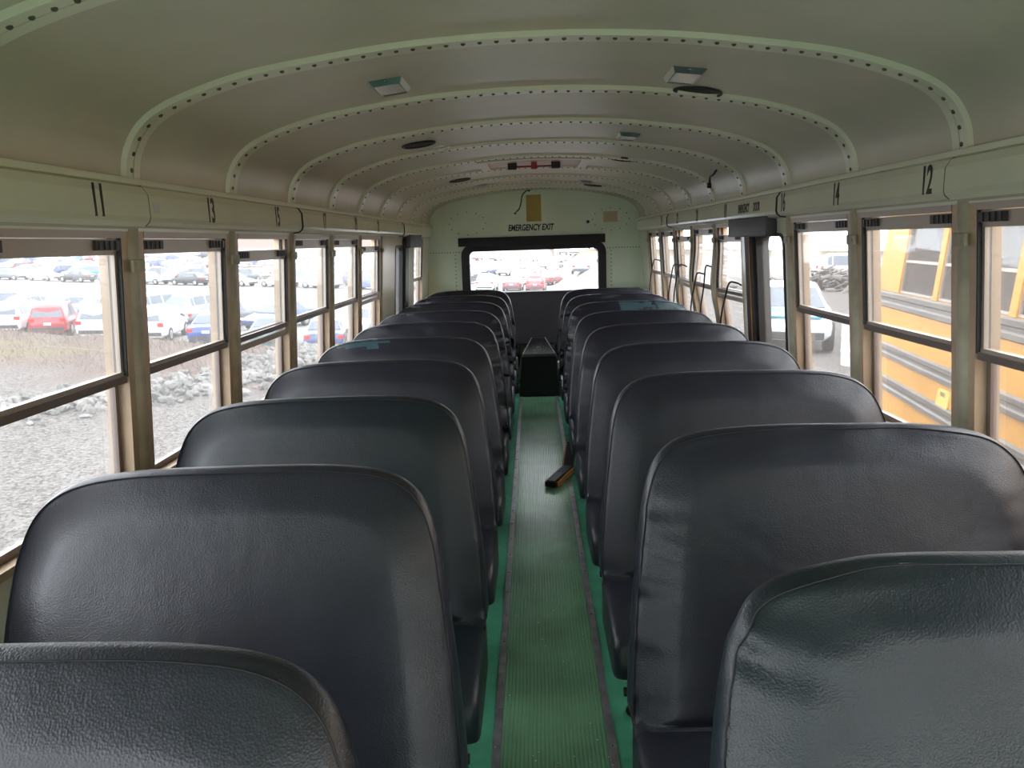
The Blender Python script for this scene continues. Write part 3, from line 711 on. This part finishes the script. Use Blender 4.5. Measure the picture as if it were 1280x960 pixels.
def speaker(x, y, label, r=.078):
    root = empty('ceiling_speaker'); root.matrix_world = on_roof(x, y); tag(root, label, 'speaker', 'round ceiling speakers')
    bm = bmesh.new(); tube(bm, [(r * math.cos(a), r * math.sin(a), -.004) for a in [2 * PI * k / 32 for k in range(32)]], .006, 8, closed=True); link('bezel', bm, M['rubber'], root, 40)
    bm = bmesh.new(); disc(bm, (0, 0, .002), (0, 0, -1), r * .97, .004, 32, dome=.004); link('grille', bm, M['grille'], root)
    for a in (0, PI):
        bm = bmesh.new(); disc(bm, (r * .92 * math.cos(a), r * .92 * math.sin(a), -.006), (0, 0, -1), .007, .004, 10, dome=.003); link('screw', bm, M['screw'], root)
speaker(.547, 2.80, 'large round black speaker on the near right of the ceiling')
speaker(-.562, 3.92, 'round black speaker on the left of the ceiling beside a chrome light')
speaker(.548, 5.01, 'round black speaker on the right of the ceiling before the hatch')
speaker(-.567, 6.18, 'small distant black speaker on the left of the ceiling')
speaker(.538, 7.33, 'farthest black speaker on the right of the ceiling by the rear wall')
# roof hatch
hz = 1.971 + .014
ht = empty('roof_hatch', (0, 5.42, hz)); tag(ht, 'rectangular roof escape hatch with a black knobbed release bar', 'hatch')
def hfn(x, y, z): return (x, y, z + roof_z(x) - 1.971)
bm = bmesh.new()
for i in range(12):
    xa, xb = -.36 + .06 * i, -.30 + .06 * i
    box(bm, xa, xb, -.33, -.27, -.014, .002, hfn); box(bm, xa, xb, .27, .33, -.014, .002, hfn)
for s in (-1, 1): box(bm, min(s * .30, s * .36), max(s * .30, s * .36), -.27, .27, -.014, .002, hfn)
link('rim', bm, M['hatchrim'], ht)
bm = bmesh.new()
for i in range(10): box(bm, -.30 + .06 * i, -.24 + .06 * i, -.27, .27, -.004, .0, hfn)
link('lid', bm, M['hatch'], ht)
bm = bmesh.new(); tube(bm, [(-.13, -.02, -.03), (.13, -.02, -.03)], .006, 8); link('release_bar', bm, M['red'], ht)
for x in (-.145, .145):
    bm = bmesh.new(); box(bm, x - .03, x + .03, -.05, .0, -.048, .0); bevel(bm, .006); link('knob', bm, M['rubber'], ht)
bm = bmesh.new(); box(bm, -.02, .02, -.045, .0, -.048, 0); bevel(bm, .005); link('handle', bm, M['red'], ht)
bm = bmesh.new(); tube(bm, smoothpts([(1.008, 4.52, roof_z(1.005) + .01), (1.0, 4.56, 1.80), (1.005, 4.66, 1.795), (1.012, 4.70, 1.775), (1.01, 4.705, 1.755)], 5), .006, 8); disc(bm, (1.01, 4.705, 1.765), (0, 0, -1), .012, .03, 10)
tag(link('wire_stub', bm, M['ink'], smooth=40), 'short black wire stub poking from the right curve of the ceiling', 'wire')
# dark cables poking up beside the rear right windows
for i, (ya, yb, za, zb, zt) in enumerate(((4.72, 4.45, .98, 1.16, 1.20), (5.30, 5.12, .98, 1.22, 1.27), (5.62, 5.34, .98, 1.19, 1.215), (6.30, 6.0, 1.0, 1.22, 1.25), (6.55, 6.22, .98, 1.2, 1.245), (7.6, 7.22, 1.0, 1.22, 1.26))):
    bm = bmesh.new(); x = 1.09
    tube(bm, smoothpts([(x, ya, za - .2), (x, ya - .02, za), (x + .01, ya - .06, (za + zt) / 2), (x + .01, (ya + yb) / 2 - .02, zt - .01), (x + .02, yb, zt), (x + .035, yb - .05, zt - .01)], 5), .0055, 8)
    tag(link('black_cable', bm, M['ink'], smooth=40), 'looped black cable at the rear right windows, %s from the emergency door' % ordn[i], 'cable', 'black cables by the right windows')
# ------------------------------------------------------------------ outside ground
TILT = -.032
def sstep(a, b, v):
    t = max(0, min(1, (v - a) / (b - a))); return t * t * (3 - 2 * t)
def edge_q(x, y):
    """signed distance past the bank edge on the left"""
    return (y - (18.6 + (-x - 8) * .36))
H = Vector((.334, .943)); S = Vector((.943, -.334)); P0 = Vector((-25.7, 39.7))
def gz(x, y):
    T = -.98
    left = 1 - sstep(0, 5, x - .02 * y)
    T += (-3.5 + .98) * sstep(0, 7, edge_q(x, y)) * left
    q = (Vector((x, y)) - P0).dot(H)
    T += left * (sstep(230, 420, q) * 26)
    T += left * 2.2 * sstep(120, 260, q)
    T += (1 - left) * (1.2 * math.exp(-((y - 112) / 12) ** 2) - 12 * sstep(125, 260, y))
    T += .05 * noise.noise(Vector((x * .5, y * .5, 0))) + .5 * noise.noise(Vector((x * .03, y * .03, 5))) * min(1, max(0, (abs(y) - 30) / 60)) * (.4 if q < 200 else 3)
    return T + TILT * x
bm = bmesh.new()
xs = []; x = 0
def series():
    v = 0; out = [0]; st = .5
    while v < 520: v += st; out.append(v); st *= 1.06
    return out
sr = series(); xs = [-a for a in sr[::-1]] + sr[1:]; ys = [-a for a in sr[::-1] if a < 60] + sr[1:]
G = [[bm.verts.new((x, y, gz(x, y))) for y in ys] for x in xs]
for i in range(len(xs) - 1):
    for j in range(len(ys) - 1): bm.faces.new((G[i][j], G[i + 1][j], G[i + 1][j + 1], G[i][j + 1]))
gm = bpy.data.materials.new('gravel_and_dry_grass'); gm.use_nodes = True; n = gm.node_tree.nodes; L = gm.node_tree.links; b = n['Principled BSDF']; b.inputs['Roughness'].default_value = .95
b.inputs['Specular IOR Level'].default_value = .1
tcn = n.new('ShaderNodeTexCoord')
def nz(scale, det=4):
    t = n.new('ShaderNodeTexNoise'); t.inputs['Scale'].default_value = scale; t.inputs['Detail'].default_value = det; L.new(tcn.outputs['Object'], t.inputs['Vector']); return t
def ramp(src, stops):
    r = n.new('ShaderNodeValToRGB'); e = r.color_ramp.elements
    e[0].position, e[0].color = stops[0]; e[1].position, e[1].color = stops[-1]
    for p, c in stops[1:-1]: x_ = e.new(p); x_.color = c
    L.new(src, r.inputs[0]); return r
vo = n.new('ShaderNodeTexVoronoi'); vo.inputs['Scale'].default_value = 34; L.new(tcn.outputs['Object'], vo.inputs['Vector'])
gravel = ramp(vo.outputs['Color'], [(.1, (.05, .045, .042, 1)), (.45, (.135, .120, .112, 1)), (.85, (.20, .185, .174, 1))])
grass = ramp(nz(22, 8).outputs['Fac'], [(.35, (.055, .037, .033, 1)), (.52, (.145, .108, .094, 1)), (.65, (.21, .17, .15, 1))])
yg = ramp(nz(14, 6).outputs['Fac'], [(.35, (.11, .09, .045, 1)), (.65, (.20, .17, .10, 1))])
lot = ramp(nz(3, 6).outputs['Fac'], [(.3, (.26, .25, .24, 1)), (.7, (.33, .32, .31, 1))])
at = n.new('ShaderNodeVertexColor'); at.layer_name = 'zone'; spc = n.new('ShaderNodeSeparateColor'); L.new(at.outputs[0], spc.inputs[0])
def mixc(f, a, b_):
    m_ = n.new('ShaderNodeMix'); m_.data_type = 'RGBA'; L.new(f, m_.inputs[0]); L.new(a, m_.inputs[6]); L.new(b_, m_.inputs[7]); return m_.outputs[2]
c = mixc(spc.outputs[0], gravel.outputs[0], grass.outputs[0]); c = mixc(spc.outputs[1], c, yg.outputs[0]); c = mixc(spc.outputs[2], c, lot.outputs[0]); L.new(c, b.inputs['Base Color'])
bpn = n.new('ShaderNodeBump'); bpn.inputs['Distance'].default_value = .012; L.new(vo.outputs['Distance'], bpn.inputs['Height']); L.new(bpn.outputs[0], b.inputs['Normal'])
ground = tag(link('ground', bm, gm, smooth=60), 'pale gravel yard with a dry grass bank and car lot beyond', kind='structure')
ca = ground.data.color_attributes.new('zone', 'FLOAT_COLOR', 'POINT')
for i, v in enumerate(ground.data.vertices):
    x, y, z = v.co; e = edge_q(x, y); left = 1 - sstep(0, 5, x - .02 * y); q = (Vector((x, y)) - P0).dot(H)
    nn_ = noise.noise(Vector((x * .4, y * .4, 2)))
    gr = sstep(-5.6, -4.4, e + nn_) * left; lt = sstep(9.5, 12.5, e) * left * (1 - sstep(205, 225, q))
    yl = math.exp(-((e + 2.6 + nn_) / .8) ** 2) * sstep(9, 11, -x) * left
    if left < .5: gr = max(gr, sstep(96, 104, y)); yl = max(yl, .8 * math.exp(-((y - 106) / 3) ** 2)); lt = max(lt, sstep(40, 70, y) * (1 - sstep(96, 104, y)))
    ca.data[i].color = (gr, yl, lt, 1)
# riprap rocks
rk = random.Random(11); bm = bmesh.new()
path = [Vector((-8.6, 10.6)), Vector((-6.9, 11.6)), Vector((-5.6, 13.0)), Vector((-5.2, 15.6)), Vector((-5.0, 17.4)), Vector((-5.5, 20))]
for i in range(1100):
    t = rk.random() * (len(path) - 1); a = path[int(t)].lerp(path[int(t) + 1], t % 1)
    x, y = a.x + rk.gauss(0, .42), a.y + rk.gauss(0, .5); r = rk.uniform(.04, .12)
    k = bmesh.ops.create_icosphere(bm, subdivisions=1, radius=r)
    mt = Matrix.Translation((x, y, gz(x, y) + r * .4)) @ Matrix.Rotation(rk.uniform(0, 6), 4, Vector((rk.random(), rk.random(), 1)).normalized()) @ Matrix.Diagonal((1.3, rk.uniform(.6, 1), rk.uniform(.5, .8), 1))
    for v in k['verts']: v.co = mt @ (v.co * rk.uniform(.75, 1.2))
tag(link('riprap_rocks', bm, M['rock']), 'line of pale broken rocks edging the gravel left of the bus', 'rocks', kind='stuff')
# dry weeds on the bank
bm = bmesh.new()
for i in range(5200):
    x = -rk.uniform(5, 24); e = rk.uniform(-4.3, 1.5); y = e + 18.6 + (-x - 8) * .36; h = rk.uniform(.05, .22); a = rk.uniform(0, PI)
    z = gz(x, y); dx, dy = math.cos(a) * .008, math.sin(a) * .008; lx, ly = rk.gauss(0, .08), rk.gauss(0, .08)
    v = [bm.verts.new(p) for p in ((x - dx, y - dy, z - .02), (x + dx, y + dy, z - .02), (x + lx, y + ly, z + h))]; bm.faces.new(v)
tag(link('dry_grass', bm, mat('dry_straw', (.18, .13, .095, 1), .9, var=.4, vscale=1)), 'dry brown grass on the bank before the parked cars', 'grass', kind='stuff')
# ------------------------------------------------------------------ cars
def car_mesh(kind, full=True):
    """returns dict of bmeshes: body, glass, trim, wheels; heading +Y, rear at y=0, origin on the ground"""
    suv = kind == 'suv'; Lc = 4.6 if suv else 4.75; W = .93 if suv else .91
    H_ = 1.72 if suv else 1.45; belt = 1.02 if suv else .93; hood = 1.02 if suv else .88; deck = 1.04 if suv else .96
    # stations: y, low z, belt z, roof z(None=no cabin), halfwidth belt, halfwidth roof
    if suv: st = [(0, .45, .80, .80, .80, .80), (.06, .30, .98, 1.0, .88, .80), (.25, .28, belt, H_ - .18, .92, .68), (.55, .28, belt, H_, W, .68), (1.6, .26, belt, H_ + .02, W, .69), (2.5, .26, belt - .01, H_ - .02, W, .68), (2.75, .26, belt - .01, H_ - .10, W, .67), (3.45, .26, hood, hood + .01, .92, .80), (4.2, .28, hood - .10, hood - .08, .88, .74), (4.5, .32, hood - .26, hood - .24, .80, .64), (Lc, .42, .62, .62, .70, .60)]
    else: st = [(0, .45, .78, .78, .78, .76), (.06, .30, deck - .03, deck - .02, .85, .78), (.55, .27, deck, deck + .01, .90, .78), (.75, .25, belt + .02, deck + .10, .91, .74), (1.25, .24, belt, H_ - .06, W, .62), (1.7, .24, belt, H_, W, .60), (2.4, .24, belt - .02, H_ - .03, W, .61), (2.7, .24, belt - .03, H_ - .11, W, .62), (3.45, .24, hood, hood + .01, .90, .78), (4.2, .26, hood - .12, hood - .10, .86, .70), (4.6, .30, hood - .28, hood - .26, .76, .6), (Lc, .42, .58, .58, .66, .56)]
    body, gl = bmesh.new(), bmesh.new(); R = []
    for (y, lo, be, ro, wb, wr) in st:
        s_ = [(0, lo), (wb * .82, lo), (wb * .98, lo + .12), (wb * 1.0, (lo + be) / 2 + .06), (wb * .965, be), (wr, ro - .035 if ro > be + .2 else ro - .01), (wr * .8, ro), (0, ro + .015)]
        R.append([(x, y, z) for x, z in s_])
    n_ = len(R[0])
    def V_(bm, cache, i, j, sgn):
        k = (i, j, sgn if R[i][j][0] else 1)
        if k not in cache: x, y, z = R[i][j]; cache[k] = bm.verts.new((x * sgn, y, z))
        return cache[k]
    cb = {}
    for sgn in (-1, 1):
        for i in range(len(R) - 1):
            for j in range(n_ - 1): body.faces.new([V_(body, cb, *q) for q in ((i, j, sgn), (i + 1, j, sgn), (i + 1, j + 1, sgn), (i, j + 1, sgn))])
        for i in (0, len(R) - 1): body.faces.new([V_(body, cb, i, j, sgn) for j in range(n_)])
    # glass panels just proud of the body
    def quad(pts, off):
        c_ = sum((Vector(p) for p in pts), Vector()) / 4; vs = [Vector(p) + off for p in pts]
        vs2 = [v - off * 1.5 for v in vs]
        a = [gl.verts.new(v) for v in vs]; b_ = [gl.verts.new(v) for v in vs2]
        gl.faces.new(a); gl.faces.new(b_[::-1])
        for k in range(4): gl.faces.new((a[k], b_[k], b_[(k + 1) % 4], a[(k + 1) % 4]))
    def P_(i, t, tb): # point on side between belt (4) and roof edge (5) for fractional station
        i0 = int(i); f = i - i0; a4, b4 = Vector(R[i0][4]), Vector(R[min(i0 + 1, len(R) - 1)][4]); a5, b5 = Vector(R[i0][5]), Vector(R[min(i0 + 1, len(R) - 1)][5])
        return a4.lerp(b4, f).lerp(a5.lerp(b5, f), t)
    cuts = [(2.3, 3.0, .12, .88), (3.08, 3.85, .1, .88), (3.95, 4.95, .1, .88), (5.0, 6.0, .1, .86)] if suv else [(4.0, 4.85, .1, .86), (4.92, 5.9, .1, .88), (5.98, 6.9, .1, .84)]
    for sgn in (-1, 1):
        for a, b_, t0, t1 in cuts:
            p = [P_(a, t0, 0), P_(b_, t0, 0), P_(b_, t1, 0), P_(a, t1, 0)]
            quad([(q.x * sgn, q.y, q.z) for q in p], Vector((.012 * sgn, 0, .003)))
    if suv:
        quad([(-.70, .105, 1.08), (.70, .105, 1.08), (.60, .28, 1.52), (-.60, .28, 1.52)], Vector((0, -.03, .005)))
        ws = [(-.76, 3.42, 1.06), (.76, 3.42, 1.06), (.60, 2.78, 1.60), (-.60, 2.78, 1.60)]
    else:
        quad([(-.70, .76, 1.06), (.70, .76, 1.06), (.56, 1.24, 1.38), (-.56, 1.24, 1.38)], Vector((0, -.01, .022)))
        ws = [(-.74, 3.40, .92), (.74, 3.40, .92), (.56, 2.73, 1.33), (-.56, 2.73, 1.33)]
    quad(ws, Vector((0, .015, .022)))
    wh = []
    for sx in (-1, 1):
        for yy in (.95, Lc - .90):
            b3 = bmesh.new(); r = .36 if suv else .33
            disc(b3, (sx * (W - .20), yy, r), (sx, 0, 0), r, .21, 20, 0); disc(b3, (sx * (W + .008), yy, r), (sx, 0, 0), r * .62, .012, 16, 1, dome=.02)
            wh.append(b3)
    lamps = []
    z0 = .86 if suv else .76
    for sx in (-1, 1):
        b3 = bmesh.new(); box(b3, min(sx * .58, sx * .86), max(sx * .58, sx * .86), -.004 if suv else -.01, .16, z0 - .04, z0 + (.16 if suv else .12)); bevel(b3, .02); lamps.append(('tail_lamp', b3, 'tail'))
        b3 = bmesh.new(); box(b3, min(sx * .50, sx * .80), max(sx * .50, sx * .80), Lc - .22, Lc - .06, .60, .72); bevel(b3, .02); lamps.append(('head_lamp', b3, 'head'))
    b3 = bmesh.new(); box(b3, -.75, .75, -.05, .12, .38, .56); box(b3, -.66, .66, Lc - .1, Lc + .04, .34, .50); bevel(b3, .02); lamps.append(('bumper_trim', b3, 'blacktrim'))
    b3 = bmesh.new(); box(b3, -.17, .17, -.035 if not suv else -.02, .05, .66, .80); lamps.append(('licence_plate', b3, 'plate'))
    return body, gl, wh, lamps
def car_parts(kind):
    body, gl, wh, lamps = car_mesh(kind)
    root = empty('car'); link('car_body', body, M['car_white'], root, smooth=35); link('window_glass', gl, M['cglass'], root)
    for b3 in wh: link('wheel', b3, M['tyre'], root, mats=[M['tyre'], M['hub']])
    for nm, b3, mm in lamps: link(nm, b3, M[mm], root)
    return root
def car_single(kind):
    body, gl, wh, lamps = car_mesh(kind); o = None
    bm = bmesh.new(); mats = [M['car_white'], M['cglass'], M['tyre'], M['hub'], M['tail'], M['head'], M['blacktrim'], M['plate']]
    def add(b_, idx):
        me = bpy.data.meshes.new('t'); 
        for f in b_.faces: f.material_index = idx(f.material_index)
        b_.to_mesh(me); b_.free(); bm.from_mesh(me); bpy.data.meshes.remove(me)
    add(body, lambda i: 0); add(gl, lambda i: 1)
    for b3 in wh: add(b3, lambda i: 2 + i)
    for nm, b3, mm in lamps: add(b3, lambda i, mm=mm: {'tail': 4, 'head': 5, 'blacktrim': 6, 'plate': 7}[mm])
    return link('car', bm, M['car_white'], smooth=35, mats=mats)
near = {k: car_parts(k) for k in ('suv', 'sedan')}; far = {k: car_single(k) for k in ('suv', 'sedan')}
used = set()
def paint(o, color, slot=0):
    o.material_slots[slot].link = 'OBJECT'; o.material_slots[slot].material = M['car_' + color]
def place_car(x, y, head, kind, color, label, group, full):
    key = (kind, full)
    src = near[kind] if full else far[kind]
    if key in used: o = copy_tree(src)
    else: o = src; used.add(key)
    # rear bumper centre at x,y ; head = angle of +Y heading about z (0 = away)
    o.matrix_world = Matrix.Translation((x, y, gz(x, y) + .0)) @ Matrix.Rotation(.032, 4, 'Y') @ Matrix.Rotation(-head, 4, 'Z')
    for b_ in ([c for c in o.children if c.name.startswith('car_body')] if full else [o]): paint(b_, color)
    tag(o, label, 'car', group); return o
h0 = math.atan2(H.x, H.y)
def rowpt(s, q): return P0 + S * s + H * q
firstrow = [(-6.0, 'sedan', 'silver', 'silver sedan at the far left of the front row of parked cars'), (-2.6, 'suv', 'white', 'white off-road car left of the red one in the front row'), (.7, 'suv', 'red', 'red hatchback seen from behind in the front row of the lot'),
            (3.9, 'suv', 'white', 'boxy white car parked right beside the red one'), (7.2, 'suv', 'white', 'second boxy white car, left of the bright blue sedan'), (10.9, 'sedan', 'blue', 'bright blue sedan seen from behind in the front row'),
            (14.4, 'sedan', 'teal', 'teal car in the front row right of the blue sedan'), (17.4, 'sedan', 'dark blue', 'dark blue car two places right of the bright blue sedan'), (20.4, 'sedan', 'grey', 'grey car near the right end of the front row'), (23.3, 'sedan', 'blue', 'blue car seen through the window beside the green panel'), (26.2, 'suv', 'grey', 'grey car last in the front row behind the green panel')]
for s_, kd, cl, lb in firstrow:
    p = rowpt(s_, 0); place_car(p.x, p.y, math.radians({'red': -20, 'white': -9, 'blue': -11}.get(cl, -12)), kd, cl, lb, 'front row of parked cars', True)
for u_, kd, cl, lb in ((-4.8, 'suv', 'white', 'white car at the left end of the rear window view'), (-2.2, 'sedan', 'maroon', 'dusty pink sedan framed in the rear exit window'), (.1, 'suv', 'red', 'red car right beside the pink sedan in the rear exit window'), (4.6, 'sedan', 'grey', 'grey sedan at the right end of the rear window view')):
    place_car(u_, 76.5, math.radians(4), kd, cl, lb, 'cars framed in the rear exit window', False)
cr_ = random.Random(7)
pal = ['white'] * 12 + ['silver'] * 4 + ['grey'] * 3 + ['black', 'dark blue', 'blue', 'red', 'beige', 'teal', 'maroon']
def screen_u(p): 
    d = Vector((p[0] + .026, p[1], p[2] - CAMZ)); return 640 + F * d.dot(rt2) / d.dot(fw)
rows = [(8.2, 3.3, 'nose', 'second'), (43, 5.9, 'side', 'third'), (49.5, 3.4, 'nose', 'fourth'), (56, 3.4, 'nose', 'fifth'), (78, 3.6, 'nose', 'sixth'), (84, 3.6, 'nose', 'seventh'), (110, 3.9, 'nose', 'eighth'), (145, 4.6, 'nose', 'ninth')]
for q, pitch_, mode, nm in rows:
    s_ = -130
    while s_ < 130:
        p = rowpt(s_ + cr_.uniform(-.2, .2), q + cr_.uniform(-.4, .4)); u = screen_u((p.x, p.y, gz(p.x, p.y)))
        s_ += pitch_
        if p.y < 20 or not (-40 < u < 535 or 575 < u < 770) or cr_.random() < .08 or (q in (43, 49.5) and u > 560 and p.y < 90): continue
        cl = cr_.choice(pal); kd = cr_.choice(['suv', 'sedan', 'sedan'])
        hd = h0 + (PI / 2 if mode == 'side' else (PI if cr_.random() < .5 else 0)) + cr_.uniform(-.04, .04)
        if mode == 'side' and cr_.random() < .5: hd += PI
        off = Vector((math.sin(hd), math.cos(hd))) * -2.3
        place_car(p.x + off.x, p.y + off.y, hd, kd, cl, '%s car somewhere in the %s row of the distant lot' % (cl, nm), '%s cars in the %s row of the lot' % (cl, nm), False)
# right side: damaged car, drum, wreck heap
place_car(6.8, 21.5, math.radians(196), 'sedan', 'white', 'white car with blue bonnet standing near the right emergency door', 'cars on the gravel right of the bus', True)
co_ = place_car(16.4, 46.0, math.radians(100), 'suv', 'silver', 'pale wrecked car in the distance beyond the right windows', 'cars on the gravel right of the bus', True)
bn = [o for o in COL.objects if o.get('label', '').startswith('white car with blue bonnet')][0]
b3 = bmesh.new(); V = [b3.verts.new(p) for p in ((-.72, 3.50, .915), (.72, 3.50, .915), (.62, 4.35, .80), (-.62, 4.35, .80), (-.72, 3.50, .875), (.72, 3.50, .875), (.62, 4.35, .76), (-.62, 4.35, .76))]
for f in ((0, 1, 2, 3), (4, 5, 6, 7), (0, 1, 5, 4), (1, 2, 6, 5), (2, 3, 7, 6), (3, 0, 4, 7)): b3.faces.new([V[i] for i in f])
link('bonnet', b3, M['car_teal'], bn)
bm = bmesh.new(); x, y = 6.35, 15.6; z = gz(x, y)
prd = [(.0, 0), (.27, 0), (.28, .02), (.28, .28), (.29, .30), (.28, .32), (.28, .58), (.29, .60), (.28, .62), (.28, .86), (.29, .88), (.27, .89), (0, .88)]
for a, b_ in zip(range(24), range(1, 25)):
    t0, t1 = 2 * PI * a / 24, 2 * PI * b_ / 24
    for (r0, h0_), (r1, h1_) in zip(prd, prd[1:]):
        vs = [bm.verts.new((x + r * math.cos(t), y + r * math.sin(t), z + h_)) for r, h_, t in ((r0, h0_, t0), (r0, h0_, t1), (r1, h1_, t1), (r1, h1_, t0))]
        bm.faces.new(vs)
bmesh.ops.remove_doubles(bm, verts=bm.verts[:], dist=1e-4)
tag(link('steel_drum', bm, M['car_white'], smooth=30), 'white drum standing on the gravel seen through the right window', 'drum')
bm = bmesh.new(); x, y = 15.5, 41
for i in range(160):
    a = rk.gauss(0, 1.8), rk.gauss(0, 1.5); hh = max(0, 1.1 - abs(a[0]) * .35) * rk.random(); l = rk.uniform(.3, 1.6)
    mt = Matrix.Translation((x + a[0], y + a[1], gz(x + a[0], y + a[1]) + hh + .05)) @ Matrix.Rotation(rk.uniform(-.5, .5), 4, 'X') @ Matrix.Rotation(rk.uniform(-.5, .5), 4, 'Y') @ Matrix.Rotation(rk.uniform(0, 6), 4, 'Z')
    b_ = bmesh.ops.create_cube(bm, size=1); 
    for v in b_['verts']: v.co = mt @ Vector((v.co.x * l, v.co.y * rk.uniform(.05, .25), v.co.z * .06))
tag(link('scrap_heap', bm, mat('scrap_metal', (.13, .11, .10, 1), .6, var=.5, vscale=1)), 'low heap of scrap strips on the gravel beyond the right windows', 'scrap', kind='stuff')
# ------------------------------------------------------------------ yellow school bus alongside
yb = empty('school_bus', (2.60, 0, 0)); tag(yb, 'yellow school bus parked alongside beyond the right windows', 'school bus')
BM = Matrix.Translation((-2.60, 0, 0)); BT = .12
def bus(d, y, z): # d outward toward our bus is negative
    return (2.60 + .128 * y + BT * z + d, y, z)
def bpart(name, bm, m, parent=None, smooth=False, mats=None):
    bmesh.ops.transform(bm, matrix=BM, verts=bm.verts[:]); return link(name, bm, m, parent or yb, smooth, mats)
BE, BS = 8.85, -2.6
ky = [8.10 - 0.0, 7.18, 6.44, 5.69, 4.95, 4.21, 3.47, 2.73, 1.99, 1.25, .51, -.23, -.97, -1.71]
for d_, nm in ((0, 'near'), (2.3, 'far')):
    bm = bmesh.new(); box(bm, d_ - .03, d_ + .03, BS, BE, -.62, .82, bus); box(bm, d_ - .03, d_ + .03, BS, BE, 1.50, 1.72, bus)
    bpart('side_panel', bm, M['busyellow'])
    for i, y in enumerate([8.50] + ky[1:]):
        bm = bmesh.new(); wd = .35 if i == 0 else .055; box(bm, d_ - .035, d_ + .03, y - wd, y + wd, .82, 1.50, bus); bpart('window_post', bm, M['busyellow'])
bm = bmesh.new(); box(bm, 0, 2.3, BE - .04, BE, -.62, 1.6, bus); box(bm, 0, 2.3, BS, BS + .04, -.62, 1.6, bus); bpart('end_panel', bm, M['busyellow'])
bm = bmesh.new(); box(bm, .03, 2.27, BS, BE, -.05, 0.0, bus); bpart('floor_pan', bm, M['black'])
bm = bmesh.new(); arc = [(-.03, 1.70), (.04, 1.86), (.2, 1.98), (.6, 2.08), (1.15, 2.12), (1.7, 2.08), (2.1, 1.98), (2.26, 1.86), (2.33, 1.70)]
up_ = arc; dn_ = [(a + (.05 if a < 1.1 else -.05 if a > 1.2 else 0), b - .05) for a, b in arc]
A_ = [[bm.verts.new(bus(d, y, z)) for d, z in up_] for y in (BS, BE)]; B_ = [[bm.verts.new(bus(d, y, z)) for d, z in dn_] for y in (BS, BE)]
for k in range(len(arc) - 1): bm.faces.new((A_[0][k], A_[0][k + 1], A_[1][k + 1], A_[1][k])); bm.faces.new((B_[0][k + 1], B_[0][k], B_[1][k], B_[1][k + 1]))
for e in (0, 1):
    for k in range(len(arc) - 1): bm.faces.new((A_[e][k], B_[e][k], B_[e][k + 1], A_[e][k + 1]))
bpart('roof', bm, M['busyellow'], smooth=40)
for zc, hh in ((.735, .085), (.225, .075), (-.095, .075), (-.45, .07)):
    bm = bmesh.new()
    prr = [(-.028, zc - hh), (-.055, zc - hh * .8), (-.055, zc - hh * .35), (-.036, zc - hh * .15), (-.036, zc + hh * .15), (-.055, zc + hh * .35), (-.055, zc + hh * .8), (-.028, zc + hh)]
    A_ = [bm.verts.new(bus(d, BS, z)) for d, z in prr]; B_ = [bm.verts.new(bus(d, BE - .02, z)) for d, z in prr]
    for k in range(8): bm.faces.new((A_[k], A_[(k + 1) % 8], B_[(k + 1) % 8], B_[k]))
    bm.faces.new(A_[::-1]); bm.faces.new(B_); bpart('rub_rail', bm, M['busrail'])
for d_ in (0, 2.3):
    ys_ = [8.15] + ky[1:]
    for i in range(len(ys_) - 1):
        a, b_ = ys_[i + 1] + .055, ys_[i] - (.055 if i else 0)
        sg = -1 if d_ == 0 else 1
        bm = bmesh.new(); P_o = [(a, .82), (b_, .82), (b_, 1.50), (a, 1.50)]
        def fnb(d, y, z): return bus(d_ + sg * d, y, z)
        for (z0, z1) in ((.825, .845), (1.13, 1.155), (1.475, 1.50)): box(bm, -.02, .02, a, b_, z0, z1, fnb)
        box(bm, -.02, .02, a, a + .018, .845, 1.475, fnb); box(bm, -.02, .02, b_ - .018, b_, .845, 1.475, fnb)
        f = bpart('bus_window', bm, M['sash'])
        bm = bmesh.new(); box(bm, -.003, .003, a + .015, b_ - .015, .84, 1.48, fnb); bpart('pane', bm, M['glass2'], f)
# rivets and fuel flap on the yellow side
bm = bmesh.new()
for yy in (7.42, 7.38, 6.05, 4.7, 3.3):
    for i in range(24): disc(bm, bus(-.03, yy, -.5 + i * .05), (-1, 0, 0), .006, .002, 6)
bpart('rivet_rows', bm, M['rivet'])
bm = bmesh.new()
def bfn(d, y, z): return bus(-.03 + d, y, z)
slab(bm, rrect(6.46, 6.71, -.045, .115, .04), -.012, 0, bfn); ff = bpart('fuel_flap', bm, mat('pale_yellow_flap', (.80, .55, .10, 1), .45))
mt = Matrix.Translation(Vector(bus(-.0435, 6.585, .075)) - Vector((2.6, 0, 0))) @ Matrix(((-.128, BT, -1, 0), (-1, 0, 0, 0), (0, 1, 0, 0), (0, 0, 0, 1)))
textmesh('lettering', 'DIESEL', .05, M['busrail'], ff, mt, .8)
for yy in (6.9, 0.2):
    for d0 in (.16, 1.86):
        bm = bmesh.new(); gx = bus(d0, yy, -.5)[0]; disc(bm, (gx, yy, gz(gx, yy) + .48), (1, 0, 0), .48, .28, 28, 0); disc(bm, (gx - .01, yy, gz(gx, yy) + .48), (-1, 0, 0), .25, .02, 20, 1, dome=.03); bpart('wheel', bm, M['tyre'], mats=[M['tyre'], M['hub']])
# underside skirt of our own bus so it stands on the gravel
bm = bmesh.new()
for s in (-1, 1): box(bm, min(s * 1.15, s * 1.2), max(s * 1.15, s * 1.2), Y0, Y1 + .05, -.5, -.03)
tag(link('trim_skirt', bm, M['busyellow']), 'lower body skirt of the bus', kind='structure')
